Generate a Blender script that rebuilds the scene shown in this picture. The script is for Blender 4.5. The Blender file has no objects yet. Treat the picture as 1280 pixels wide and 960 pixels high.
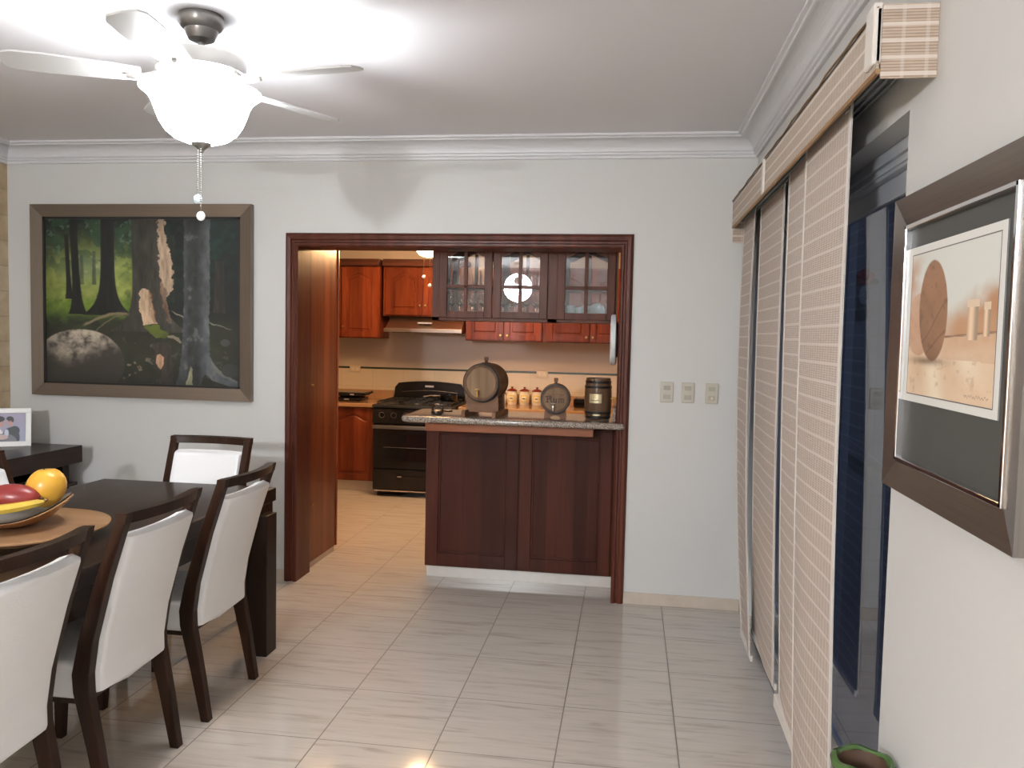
import bpy, bmesh, math, random
import numpy as np
from mathutils import Matrix, Vector
random.seed(4)
SC = bpy.context.scene
COL = SC.collection
PI = math.pi
# ---------------------------------------------------------------- key sizes (metres)
D = 4.762      # wall between dining room and kitchen
RW = 0.668     # right wall
LW = -3.955    # left wall
CZ = 2.68      # ceiling
KY = 8.20      # kitchen back wall
REAR = -5.2
XL, XR, ZT = -2.003, -0.073, 2.055   # opening to the kitchen
TILE, TX0, TY0 = 0.4512, -1.5845, 4.7053

# ---------------------------------------------------------------- materials
def nt(name):
    m = bpy.data.materials.new(name); m.use_nodes = True
    t = m.node_tree; b = t.nodes['Principled BSDF']
    return m, t, b
def N(t, kind, **kw):
    n = t.nodes.new(kind)
    for k, v in kw.items():
        if k in ('operation', 'blend_type', 'noise_dimensions', 'wave_type', 'bands_direction', 'data_type', 'feature', 'distance', 'attribute_name', 'offset', 'squash'):
            setattr(n, k, v)
        else:
            n.inputs[k].default_value = v
    return n
def c4(c): return (c[0], c[1], c[2], 1)
def plain(name, col, rough=.5, metal=0, bump=0, bscale=60, var=0, vscale=6, coat=0, **kw):
    m, t, b = nt(name)
    b.inputs['Base Color'].default_value = c4(col); b.inputs['Roughness'].default_value = rough
    b.inputs['Metallic'].default_value = metal
    if coat: b.inputs['Coat Weight'].default_value = coat; b.inputs['Coat Roughness'].default_value = .12
    for k, v in kw.items(): b.inputs[k.replace('_', ' ')].default_value = v
    tc = N(t, 'ShaderNodeTexCoord')
    if bump:
        n = N(t, 'ShaderNodeTexNoise', Scale=bscale, Detail=4.0); t.links.new(tc.outputs['Object'], n.inputs['Vector'])
        bp = N(t, 'ShaderNodeBump', Strength=bump, Distance=.01); t.links.new(n.outputs['Fac'], bp.inputs['Height'])
        t.links.new(bp.outputs['Normal'], b.inputs['Normal'])
    if var:
        n = N(t, 'ShaderNodeTexNoise', Scale=vscale, Detail=3.0); t.links.new(tc.outputs['Object'], n.inputs['Vector'])
        mx = N(t, 'ShaderNodeMix', data_type='RGBA'); t.links.new(n.outputs['Fac'], mx.inputs['Factor'])
        mx.inputs['A'].default_value = c4([x * (1 - var) for x in col]); mx.inputs['B'].default_value = c4([min(1, x * (1 + var)) for x in col])
        t.links.new(mx.outputs['Result'], b.inputs['Base Color'])
    return m
def wood(name, c1, c2, axis='z', rough=.35, fine=1.0, coat=.3, board=0, boardaxis='x', spec=.14):
    m, t, b = nt(name)
    tc = N(t, 'ShaderNodeTexCoord'); mp = N(t, 'ShaderNodeMapping')
    s = {'x': (1.2, 16, 16), 'y': (16, 1.2, 16), 'z': (16, 16, 1.2)}[axis]
    mp.inputs['Scale'].default_value = tuple(v * fine for v in s)
    t.links.new(tc.outputs['Object'], mp.inputs['Vector'])
    n = N(t, 'ShaderNodeTexNoise', Scale=1.0, Detail=5.0, Distortion=.6); t.links.new(mp.outputs['Vector'], n.inputs['Vector'])
    r = N(t, 'ShaderNodeMapRange'); r.inputs['From Min'].default_value = .32; r.inputs['From Max'].default_value = .68
    t.links.new(n.outputs['Fac'], r.inputs['Value'])
    mx = N(t, 'ShaderNodeMix', data_type='RGBA'); mx.inputs['A'].default_value = c4(c1); mx.inputs['B'].default_value = c4(c2)
    t.links.new(r.outputs['Result'], mx.inputs['Factor'])
    out = mx.outputs['Result']
    if board:     # glued-up boards, each its own tone
        sp = N(t, 'ShaderNodeSeparateXYZ'); t.links.new(tc.outputs['Object'], sp.inputs['Vector'])
        mu = N(t, 'ShaderNodeMath', operation='DIVIDE'); t.links.new(sp.outputs[boardaxis.upper()], mu.inputs[0]); mu.inputs[1].default_value = board
        fl = N(t, 'ShaderNodeMath', operation='FLOOR'); t.links.new(mu.outputs[0], fl.inputs[0])
        wn = N(t, 'ShaderNodeTexWhiteNoise', noise_dimensions='1D'); t.links.new(fl.outputs[0], wn.inputs['W'])
        rr = N(t, 'ShaderNodeMapRange'); rr.inputs['To Min'].default_value = .72; rr.inputs['To Max'].default_value = 1.3
        t.links.new(wn.outputs['Value'], rr.inputs['Value'])
        m2 = N(t, 'ShaderNodeMix', data_type='RGBA', blend_type='MULTIPLY'); m2.inputs['Factor'].default_value = 1
        cc = N(t, 'ShaderNodeCombineColor')
        for k in range(3): t.links.new(rr.outputs['Result'], cc.inputs[k])
        t.links.new(out, m2.inputs['A']); t.links.new(cc.outputs['Color'], m2.inputs['B']); out = m2.outputs['Result']
    t.links.new(out, b.inputs['Base Color'])
    b.inputs['Roughness'].default_value = rough; b.inputs['Coat Weight'].default_value = coat; b.inputs['Coat Roughness'].default_value = .2; b.inputs['Specular IOR Level'].default_value = spec
    bp = N(t, 'ShaderNodeBump', Strength=.12, Distance=.003); t.links.new(n.outputs['Fac'], bp.inputs['Height']); t.links.new(bp.outputs['Normal'], b.inputs['Normal'])
    return m
def brushed(name, col, axis='z', rough=.3, metal=1.0):
    m, t, b = nt(name)
    tc = N(t, 'ShaderNodeTexCoord'); mp = N(t, 'ShaderNodeMapping')
    mp.inputs['Scale'].default_value = {'x': (2, 260, 260), 'y': (260, 2, 260), 'z': (260, 260, 2)}[axis]
    t.links.new(tc.outputs['Object'], mp.inputs['Vector'])
    n = N(t, 'ShaderNodeTexNoise', Scale=1.0, Detail=2.0); t.links.new(mp.outputs['Vector'], n.inputs['Vector'])
    mx = N(t, 'ShaderNodeMix', data_type='RGBA'); mx.inputs['A'].default_value = c4([x * .8 for x in col]); mx.inputs['B'].default_value = c4([x * 1.2 for x in col])
    t.links.new(n.outputs['Fac'], mx.inputs['Factor']); t.links.new(mx.outputs['Result'], b.inputs['Base Color'])
    b.inputs['Roughness'].default_value = rough; b.inputs['Metallic'].default_value = metal
    return m
def emit(name, col, s):
    m, t, b = nt(name)
    b.inputs['Base Color'].default_value = (.9, .9, .9, 1); b.inputs['Emission Color'].default_value = c4(col); b.inputs['Emission Strength'].default_value = s
    b.inputs['Roughness'].default_value = .3
    return m
def thin_glass(name, tint=(1, 1, 1), refl=.12):
    m, t, b = nt(name); t.nodes.remove(b)
    o = t.nodes['Material Output']; tr = N(t, 'ShaderNodeBsdfTransparent'); tr.inputs['Color'].default_value = c4(tint)
    gl = N(t, 'ShaderNodeBsdfGlossy'); gl.inputs['Roughness'].default_value = .0; gl.inputs['Color'].default_value = (1, 1, 1, 1)
    lw = N(t, 'ShaderNodeLayerWeight', Blend=.35); mr = N(t, 'ShaderNodeMapRange'); mr.inputs['To Min'].default_value = refl; mr.inputs['To Max'].default_value = .75
    pw = N(t, 'ShaderNodeMath', operation='POWER'); t.links.new(lw.outputs['Facing'], pw.inputs[0]); pw.inputs[1].default_value = 3.0
    t.links.new(pw.outputs[0], mr.inputs['Value'])
    ms = N(t, 'ShaderNodeMixShader'); t.links.new(mr.outputs['Result'], ms.inputs['Fac']); t.links.new(tr.outputs[0], ms.inputs[1]); t.links.new(gl.outputs[0], ms.inputs[2])
    t.links.new(ms.outputs[0], o.inputs['Surface'])
    return m
def tile_floor():
    m, t, b = nt('floor_tile')
    tc = N(t, 'ShaderNodeTexCoord'); sp = N(t, 'ShaderNodeSeparateXYZ'); t.links.new(tc.outputs['Object'], sp.inputs['Vector'])
    masks = []; cells = []
    for ax, off in (('X', TX0), ('Y', TY0)):
        a = N(t, 'ShaderNodeMath', operation='SUBTRACT'); t.links.new(sp.outputs[ax], a.inputs[0]); a.inputs[1].default_value = off
        d = N(t, 'ShaderNodeMath', operation='DIVIDE'); t.links.new(a.outputs[0], d.inputs[0]); d.inputs[1].default_value = TILE
        f = N(t, 'ShaderNodeMath', operation='FLOOR'); t.links.new(d.outputs[0], f.inputs[0]); cells.append(f)
        fr = N(t, 'ShaderNodeMath', operation='PINGPONG'); t.links.new(d.outputs[0], fr.inputs[0]); fr.inputs[1].default_value = .5
        # pingpong(d,.5): 0 at every grid line
        l = N(t, 'ShaderNodeMath', operation='LESS_THAN'); t.links.new(fr.outputs[0], l.inputs[0]); l.inputs[1].default_value = .0052 if ax == 'X' else .0042
        masks.append(l)
    mm = N(t, 'ShaderNodeMath', operation='MAXIMUM'); t.links.new(masks[0].outputs[0], mm.inputs[0]); t.links.new(masks[1].outputs[0], mm.inputs[1])
    cv = N(t, 'ShaderNodeCombineXYZ'); t.links.new(cells[0].outputs[0], cv.inputs[0]); t.links.new(cells[1].outputs[0], cv.inputs[1])
    wn = N(t, 'ShaderNodeTexWhiteNoise', noise_dimensions='3D'); t.links.new(cv.outputs[0], wn.inputs['Vector'])
    # streaks along X, shifted per tile
    ad = N(t, 'ShaderNodeVectorMath', operation='MULTIPLY_ADD'); t.links.new(wn.outputs['Color'], ad.inputs[0]); ad.inputs[1].default_value = (7, 7, 7); t.links.new(tc.outputs['Object'], ad.inputs[2])
    mp = N(t, 'ShaderNodeMapping'); mp.inputs['Scale'].default_value = (3.0, 34, 1); t.links.new(ad.outputs[0], mp.inputs['Vector'])
    n = N(t, 'ShaderNodeTexNoise', Scale=1.0, Detail=6.0, Roughness=.6, Distortion=.5); t.links.new(mp.outputs[0], n.inputs['Vector'])
    cr = N(t, 'ShaderNodeValToRGB'); e = cr.color_ramp.elements
    e[0].position = .30; e[0].color = (.40, .35, .30, 1); e[1].position = .46; e[1].color = (.515, .465, .41, 1)
    e2 = cr.color_ramp.elements.new(.75); e2.color = (.56, .51, .455, 1)
    t.links.new(n.outputs['Fac'], cr.inputs['Fac'])
    mx = N(t, 'ShaderNodeMix', data_type='RGBA'); t.links.new(mm.outputs[0], mx.inputs['Factor']); t.links.new(cr.outputs['Color'], mx.inputs['A']); mx.inputs['B'].default_value = (.16, .135, .115, 1)
    t.links.new(mx.outputs['Result'], b.inputs['Base Color'])
    r = N(t, 'ShaderNodeMapRange'); r.inputs['To Min'].default_value = .08; r.inputs['To Max'].default_value = .5; t.links.new(mm.outputs[0], r.inputs['Value']); t.links.new(r.outputs[0], b.inputs['Roughness'])
    n2 = N(t, 'ShaderNodeTexNoise', Scale=9.0, Detail=2.0); t.links.new(tc.outputs['Object'], n2.inputs['Vector'])
    bp = N(t, 'ShaderNodeBump', Strength=.012, Distance=.01); t.links.new(n2.outputs['Fac'], bp.inputs['Height']); t.links.new(bp.outputs['Normal'], b.inputs['Normal'])
    return m
def woven(name, base, light, dark, rotx=False, band=.0555, holes=.35, cols=.55, colp=.031):
    # reed weave in the plane of (u, Z): fine reeds, paler bands, paler stitched columns
    m, t, b = nt(name)
    tc = N(t, 'ShaderNodeTexCoord'); sp = N(t, 'ShaderNodeSeparateXYZ'); t.links.new(tc.outputs['Object'], sp.inputs['Vector'])
    u = sp.outputs['X' if rotx else 'Y']; z = sp.outputs['Z']
    def line(src, period, width):
        d = N(t, 'ShaderNodeMath', operation='DIVIDE'); t.links.new(src, d.inputs[0]); d.inputs[1].default_value = period
        p = N(t, 'ShaderNodeMath', operation='PINGPONG'); t.links.new(d.outputs[0], p.inputs[0]); p.inputs[1].default_value = .5
        l = N(t, 'ShaderNodeMath', operation='LESS_THAN'); t.links.new(p.outputs[0], l.inputs[0]); l.inputs[1].default_value = width / period / 2
        return l
    bandm = line(z, band, .0085)
    reed = line(z, .0068, .0022)
    col = line(u, colp, .008)
    # random broken reeds
    mp = N(t, 'ShaderNodeMapping'); mp.inputs['Scale'].default_value = (22, 22, 170); t.links.new(tc.outputs['Object'], mp.inputs[0])
    n = N(t, 'ShaderNodeTexNoise', Scale=1.0, Detail=2.0); t.links.new(mp.outputs[0], n.inputs['Vector'])
    c1 = N(t, 'ShaderNodeMix', data_type='RGBA'); c1.inputs['A'].default_value = c4([x * .78 for x in base]); c1.inputs['B'].default_value = c4([x * 1.15 for x in base]); t.links.new(n.outputs['Fac'], c1.inputs['Factor'])
    k = N(t, 'ShaderNodeMath', operation='MULTIPLY'); t.links.new(reed.outputs[0], k.inputs[0]); k.inputs[1].default_value = holes
    c2 = N(t, 'ShaderNodeMix', data_type='RGBA'); t.links.new(k.outputs[0], c2.inputs['Factor']); t.links.new(c1.outputs['Result'], c2.inputs['A']); c2.inputs['B'].default_value = c4(dark)
    k2 = N(t, 'ShaderNodeMath', operation='MULTIPLY'); t.links.new(col.outputs[0], k2.inputs[0]); k2.inputs[1].default_value = cols
    c3 = N(t, 'ShaderNodeMix', data_type='RGBA'); t.links.new(k2.outputs[0], c3.inputs['Factor']); t.links.new(c2.outputs['Result'], c3.inputs['A']); c3.inputs['B'].default_value = c4([x * .9 for x in light])
    k3 = N(t, 'ShaderNodeMath', operation='MULTIPLY'); t.links.new(bandm.outputs[0], k3.inputs[0]); k3.inputs[1].default_value = .7
    c5 = N(t, 'ShaderNodeMix', data_type='RGBA'); t.links.new(k3.outputs[0], c5.inputs['Factor']); t.links.new(c3.outputs['Result'], c5.inputs['A']); c5.inputs['B'].default_value = c4(light)
    t.links.new(c5.outputs['Result'], b.inputs['Base Color']); b.inputs['Roughness'].default_value = .75
    bp = N(t, 'ShaderNodeBump', Strength=.4, Distance=.002); t.links.new(n.outputs['Fac'], bp.inputs['Height']); t.links.new(bp.outputs['Normal'], b.inputs['Normal'])
    return m
def granite(name):
    m, t, b = nt(name); tc = N(t, 'ShaderNodeTexCoord')
    n = N(t, 'ShaderNodeTexNoise', Scale=130.0, Detail=4.0, Roughness=.8); t.links.new(tc.outputs['Object'], n.inputs['Vector'])
    cr = N(t, 'ShaderNodeValToRGB'); e = cr.color_ramp.elements
    e[0].position = .38; e[0].color = (.07, .055, .045, 1); e[1].position = .62; e[1].color = (.40, .345, .285, 1)
    e3 = cr.color_ramp.elements.new(.5); e3.color = (.23, .185, .15, 1)
    t.links.new(n.outputs['Fac'], cr.inputs['Fac']); t.links.new(cr.outputs['Color'], b.inputs['Base Color']); b.inputs['Roughness'].default_value = .1
    return m
def brick(name, c1, c2, mortar, w, h, off=.5, mort=.008, rough=.7, rot=None, bump=.5, noise=0):
    m, t, b = nt(name); tc = N(t, 'ShaderNodeTexCoord'); mp = N(t, 'ShaderNodeMapping')
    if rot: mp.inputs['Rotation'].default_value = rot
    t.links.new(tc.outputs['Object'], mp.inputs[0])
    br = N(t, 'ShaderNodeTexBrick', offset=off); br.inputs['Color1'].default_value = c4(c1); br.inputs['Color2'].default_value = c4(c2); br.inputs['Mortar'].default_value = c4(mortar)
    br.inputs['Scale'].default_value = 1; br.inputs['Mortar Size'].default_value = mort; br.inputs['Brick Width'].default_value = w; br.inputs['Row Height'].default_value = h
    t.links.new(mp.outputs[0], br.inputs['Vector'])
    out = br.outputs['Color']
    if noise:
        n = N(t, 'ShaderNodeTexNoise', Scale=9.0, Detail=6.0); t.links.new(tc.outputs['Object'], n.inputs['Vector'])
        cr = N(t, 'ShaderNodeValToRGB'); cr.color_ramp.elements[0].position = .35; cr.color_ramp.elements[0].color = (.6, .5, .38, 1); cr.color_ramp.elements[1].position = .7; cr.color_ramp.elements[1].color = (1, .98, .92, 1)
        t.links.new(n.outputs['Fac'], cr.inputs['Fac'])
        mx = N(t, 'ShaderNodeMix', data_type='RGBA', blend_type='MULTIPLY'); mx.inputs['Factor'].default_value = noise; t.links.new(out, mx.inputs['A']); t.links.new(cr.outputs['Color'], mx.inputs['B']); out = mx.outputs['Result']
    t.links.new(out, b.inputs['Base Color']); b.inputs['Roughness'].default_value = rough
    bp = N(t, 'ShaderNodeBump', Strength=bump, Distance=.004); bp.invert = True; t.links.new(br.outputs['Fac'], bp.inputs['Height']); t.links.new(bp.outputs['Normal'], b.inputs['Normal'])
    return m
def vcol(name, rough=.5):
    m, t, b = nt(name); a = N(t, 'ShaderNodeAttribute', attribute_name='paint'); t.links.new(a.outputs['Color'], b.inputs['Base Color']); b.inputs['Roughness'].default_value = rough
    return m

M = {}
M['wall'] = plain('cream_wall_paint', (.56, .555, .54), .55, bump=.05, bscale=90, var=.02, vscale=2)
M['ceil'] = plain('ceiling_paint', (.76, .75, .775), .6, var=.01)
M['crown'] = plain('white_moulding_paint', (.60, .595, .61), .4)
M['floor'] = tile_floor()
M['skirt'] = plain('beige_skirting_tile', (.52, .45, .375), .25, var=.12, vscale=14)
M['plinth'] = plain('pale_plinth_tile', (.60, .57, .53), .2, var=.1, vscale=14)
M['stone'] = brick('left_wall_stone', (.55, .43, .28), (.62, .52, .38), (.45, .38, .28), .42, .16, rot=(0, PI / 2, PI / 2), mort=.004, noise=.6)
M['casing'] = wood('casing_mahogany', (.058, .015, .009), (.105, .030, .018), 'z', coat=.06)
M['casingx'] = wood('casing_mahogany_level', (.050, .018, .012), (.10, .035, .022), 'x', coat=.06)
M['bar'] = wood('bar_front_mahogany', (.042, .011, .007), (.068, .019, .011), 'z', rough=.5, coat=.02, board=.085)
M['cab'] = wood('cabinet_mahogany', (.125, .022, .008), (.22, .048, .016), 'z', rough=.3, board=.11)
M['cabx'] = wood('cabinet_mahogany_level', (.19, .05, .014), (.33, .095, .028), 'x', rough=.3)
M['glasscab'] = wood('glass_cabinet_wood', (.070, .023, .014), (.115, .042, .025), 'z', rough=.45, coat=.03)
M['panelwood'] = wood('side_panel_mahogany', (.12, .030, .011), (.22, .060, .022), 'z', rough=.38, board=.10, boardaxis='y')
M['edgestrip'] = wood('glow_tinted_trim_wood', (.26, .085, .035), (.38, .13, .055), 'x', rough=.3)  # orange glow on the bar rail, mixed into the wood colour
M['dark'] = wood('espresso_wood', (.013, .007, .005), (.028, .015, .010), 'z', rough=.35, coat=.08)
M['darky'] = wood('espresso_wood_lengthwise', (.015, .0085, .006), (.038, .020, .013), 'y', rough=.3, coat=.15)
M['chairwood'] = wood('chair_frame_wood', (.017, .008, .005), (.036, .016, .0095), 'z', rough=.36, coat=.08)
M['vinyl'] = plain('white_leatherette', (.86, .86, .865), .42, bump=.08, bscale=160)
M['granite'] = granite('speckled_granite')
M['kcounter'] = plain('kitchen_worktop', (.40, .235, .125), .12, var=.15, vscale=40)
M['ktile'] = brick('kitchen_wall_tile', (.60, .52, .40), (.62, .54, .42), (.50, .42, .32), .33, .33, off=0, mort=.002, rough=.35, rot=(PI / 2, 0, 0), bump=.1)
M['kwall'] = plain('kitchen_upper_wall', (.52, .44, .37), .5)
M['stripe'] = plain('dark_green_border_tile', (.035, .05, .03), .25)
M['black'] = plain('black_enamel', (.005, .005, .0055), .2)
M['blackm'] = plain('matt_black_iron', (.010, .0095, .0095), .55)
M['blackglass'] = plain('oven_window_glass', (.006, .006, .007), .06)
M['steel'] = brushed('stainless_steel', (.42, .36, .31), 'x', .32)
M['chrome'] = plain('chrome', (.75, .75, .76), .1, 1.0)
M['nickel'] = plain('brushed_nickel', (.30, .285, .265), .32, .9)
M['nickeld'] = plain('dark_pewter_metal', (.16, .15, .14), .35, .7)
M['brass'] = plain('old_brass', (.55, .36, .12), .28, 1.0)
M['bronze'] = brushed('bronze_frame_level', (.21, .175, .145), 'x', .34, .75)
M['bronzev'] = brushed('bronze_frame_upright', (.21, .175, .145), 'z', .34, .75)
M['pewter'] = brushed('pewter_frame_lengthwise', (.25, .215, .185), 'y', .28, .85)
M['pewterv'] = brushed('pewter_frame_upright', (.27, .24, .22), 'z', .24, .85)
M['matboard'] = plain('charcoal_mat_board', (.060, .060, .055), .6)
M['paper'] = plain('white_paper', (.66, .655, .62), .6)
M['paint'] = vcol('painted_canvas', .55)
M['print'] = vcol('printed_paper', .5)
M['alu'] = plain('aluminium_rail', (.22, .23, .23), .4, .3)
M['alublue'] = plain('grey_aluminium_frame', (.58, .59, .62), .5, 0)
M['blind'] = woven('woven_reed_panel', (.49, .405, .345), (.63, .57, .52), (.13, .10, .085))
M['blindx'] = woven('woven_reed_return', (.46, .36, .28), (.66, .60, .55), (.16, .11, .08), rotx=True, band=.037, holes=.6, cols=.35, colp=.052)
M['valance'] = woven('woven_reed_valance', (.47, .39, .32), (.66, .60, .54), (.18, .13, .1), band=.045, cols=.25, holes=.5)
M['hem'] = plain('pale_fabric_hem', (.64, .60, .56), .8, bump=.1, bscale=300)
M['batten'] = wood('bamboo_batten', (.27, .16, .085), (.36, .23, .13), 'y', rough=.6, coat=0)
M['pane'] = thin_glass('clear_pane', (.80, .81, .81), .035)
M['doorglass'] = thin_glass('tinted_door_glass', (.50, .53, .60), .10)
M['goblet'] = plain('clear_drinking_glass', (1, 1, 1), .0, IOR=1.45, Transmission_Weight=1.0)
M['barrel'] = wood('barrel_staves', (.085, .045, .025), (.17, .095, .055), 'y', rough=.55, coat=0)
M['barrelz'] = wood('upright_barrel_staves', (.075, .042, .023), (.16, .09, .05), 'z', rough=.45, coat=.15)
M['head'] = wood('barrel_head', (.17, .105, .06), (.27, .175, .105), 'z', rough=.6, coat=0)
M['hoop'] = plain('black_iron_hoop', (.022, .021, .022), .4, .5)
M['stand'] = wood('barrel_stand_wood', (.14, .075, .045), (.235, .13, .08), 'x', rough=.5, coat=.1)
M['ceramic'] = plain('cream_ceramic', (.72, .66, .53), .15)
M['redlid'] = plain('dark_red_glaze', (.19, .022, .012), .18)
M['jarlabel'] = plain('yellow_label', (.62, .50, .10), .4)
M['label_ink'] = plain('dark_label_ink', (.05, .045, .02), .5)
M['cup'] = plain('pale_blue_china', (.60, .70, .72), .15)
M['papaya'] = plain('yellow_orange_mango_skin', (.70, .37, .045), .3, var=.25, vscale=14)
M['mango'] = plain('red_mango_skin', (.25, .030, .028), .3, var=.45, vscale=9)
M['banana'] = plain('banana_skin', (.66, .44, .06), .45, var=.25, vscale=22)
M['stem'] = plain('brown_stem', (.16, .085, .03), .6)
M['boardwood'] = wood('tan_board_wood', (.24, .12, .055), (.36, .205, .105), 'x', rough=.35, coat=.2, fine=.5)
M['bowlwood'] = wood('bowl_wood', (.28, .14, .065), (.38, .205, .10), 'x', rough=.35, coat=.25, fine=.6)
M['bowlgrey'] = plain('grey_bowl_lining', (.21, .195, .18), .3)
M['switch'] = plain('beige_switch_plastic', (.47, .44, .37), .3)
M['switchd'] = plain('grey_rocker', (.36, .34, .29), .3)
M['ivory'] = plain('ivory_plastic', (.62, .52, .38), .35)
M['green'] = plain('green_glaze', (.065, .125, .035), .12, var=.45, vscale=16)
M['terra'] = plain('brown_clay_inside', (.085, .045, .025), .7)
M['whiteframe'] = plain('white_photo_frame', (.72, .71, .68), .35)
M['clockw'] = plain('white_disc_plastic', (.62, .64, .66), .3)
M['patio'] = brick('patio_wall_tile', (.30, .31, .33), (.27, .29, .31), (.18, .19, .21), .30, .20, off=0, mort=.004, rough=.5, rot=(PI / 2, 0, 0), bump=.2)
M['patioy'] = plain('patio_plaster', (.30, .32, .36), .7)
M['patiofloor'] = plain('patio_floor', (.25, .25, .26), .6)
M['cloth'] = plain('pale_green_cloth', (.48, .56, .50), .8)
M['red'] = plain('red_glaze', (.42, .03, .02), .35)
M['orn_green'] = plain('dark_green_glaze', (.03, .07, .04), .35)
M['bowllight'] = emit('lit_frosted_glass', (.93, .97, 1), 21)
M['kbowllight'] = emit('lit_kitchen_glass', (1, .60, .27), 55)
M['livinglight'] = emit('lit_living_room_glass', (.93, .965, 1), 720)
M['pendant'] = plain('pale_blue_glass_bead', (.62, .74, .80), .15)
M['pendantw'] = plain('clear_white_bead', (.80, .82, .84), .15)
M['logo'] = plain('silver_badge', (.6, .6, .6), .3, .8)
M['ink'] = plain('burnt_red_lettering', (.055, .018, .010), .6)
M['plate'] = plain('brushed_brass_plate', (.55, .46, .28), .35, .5)

# ---------------------------------------------------------------- mesh helpers
def new(): return bmesh.new()
def bevel(bm, geom_edges, w, seg=2):
    if w > 0: bmesh.ops.bevel(bm, geom=geom_edges, offset=w, segments=seg, profile=.5, affect='EDGES')
def box(bm, x0, x1, y0, y1, z0, z1, bv=0, seg=2, mat=None):
    if x0 > x1: x0, x1 = x1, x0
    if y0 > y1: y0, y1 = y1, y0
    T = Matrix.Translation(((x0 + x1) / 2, (y0 + y1) / 2, (z0 + z1) / 2)) @ Matrix.Diagonal((x1 - x0, y1 - y0, z1 - z0, 1))
    if mat is not None: T = mat @ T
    r = bmesh.ops.create_cube(bm, size=1, matrix=T)
    if bv:
        es = list({e for v in r['verts'] for e in v.link_edges}); bevel(bm, es, bv, seg)
    return bm
def frame_to(p0, p1):
    p0 = Vector(p0); p1 = Vector(p1); d = p1 - p0
    q = d.to_track_quat('Z', 'Y').to_matrix().to_4x4()
    return Matrix.Translation(p0) @ q, d.length
def cyl(bm, p0, p1, r0, r1=None, seg=16):
    if r1 is None: r1 = r0
    T, L = frame_to(p0, p1)
    bmesh.ops.create_cone(bm, cap_ends=True, segments=seg, radius1=r0, radius2=r1, depth=L, matrix=T @ Matrix.Translation((0, 0, L / 2)))
    return bm
def lathe(bm, prof, T=None, seg=32, closed=False):
    """prof: (r, z) list"""
    if T is None: T = Matrix.Identity(4)
    rings = []
    for r, z in prof:
        if r < 1e-6: rings.append([bm.verts.new(T @ Vector((0, 0, z)))])
        else: rings.append([bm.verts.new(T @ Vector((r * math.cos(2 * PI * k / seg), r * math.sin(2 * PI * k / seg), z))) for k in range(seg)])
    pairs = list(zip(rings, rings[1:]))
    if closed: pairs.append((rings[-1], rings[0]))
    for a, b in pairs:
        for k in range(seg):
            k2 = (k + 1) % seg
            if len(a) == 1 and len(b) == 1: continue
            if len(a) == 1: bm.faces.new((a[0], b[k2], b[k]))
            elif len(b) == 1: bm.faces.new((a[k], a[k2], b[0]))
            else: bm.faces.new((a[k], a[k2], b[k2], b[k]))
    return bm
def tube(bm, pts, r, seg=8):
    pts = [Vector(p) for p in pts]; rr = r if hasattr(r, '__len__') else [r] * len(pts)
    rings = []
    up = None
    for i, p in enumerate(pts):
        d = (pts[min(i + 1, len(pts) - 1)] - pts[max(i - 1, 0)]).normalized()
        if up is None: up = Vector((0, 0, 1)) if abs(d.z) < .9 else Vector((1, 0, 0))
        s = d.cross(up).normalized(); up = s.cross(d).normalized()
        rings.append([bm.verts.new(p + rr[i] * (math.cos(2 * PI * k / seg) * s + math.sin(2 * PI * k / seg) * up)) for k in range(seg)])
    for a, b in zip(rings, rings[1:]):
        for k in range(seg): bm.faces.new((a[k], a[(k + 1) % seg], b[(k + 1) % seg], b[k]))
    bm.faces.new(rings[0][::-1]); bm.faces.new(rings[-1])
    return bm
def prism(bm, poly, f0, f1):
    """poly: 2-d points; f0/f1 map (a,b) to a 3-d point"""
    A = [bm.verts.new(f0(*p)) for p in poly]; B = [bm.verts.new(f1(*p)) for p in poly]; n = len(poly)
    bm.faces.new(A); bm.faces.new(B[::-1])
    for k in range(n): bm.faces.new((A[k], B[k], B[(k + 1) % n], A[(k + 1) % n]))
    return bm
def ball(bm, c, r, sc=(1, 1, 1), seg=20, rot=None):
    T = Matrix.Translation(c)
    if rot is not None: T = T @ rot
    bmesh.ops.create_uvsphere(bm, u_segments=seg, v_segments=max(6, seg // 2), radius=r, matrix=T @ Matrix.Diagonal((sc[0], sc[1], sc[2], 1)))
    return bm
def sweep(bm, prof, path):
    """path(o, t) -> list of 3-d corner points for each profile point"""
    rows = [path(*p) for p in prof]
    V = [[bm.verts.new(q) for q in r] for r in rows]
    n = len(V)
    for i in range(n):
        a, b = V[i], V[(i + 1) % n]
        for j in range(len(a) - 1): bm.faces.new((a[j], a[j + 1], b[j + 1], b[j]))
    bm.faces.new([v[0] for v in V]); bm.faces.new([v[-1] for v in V][::-1])
    return bm

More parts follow.
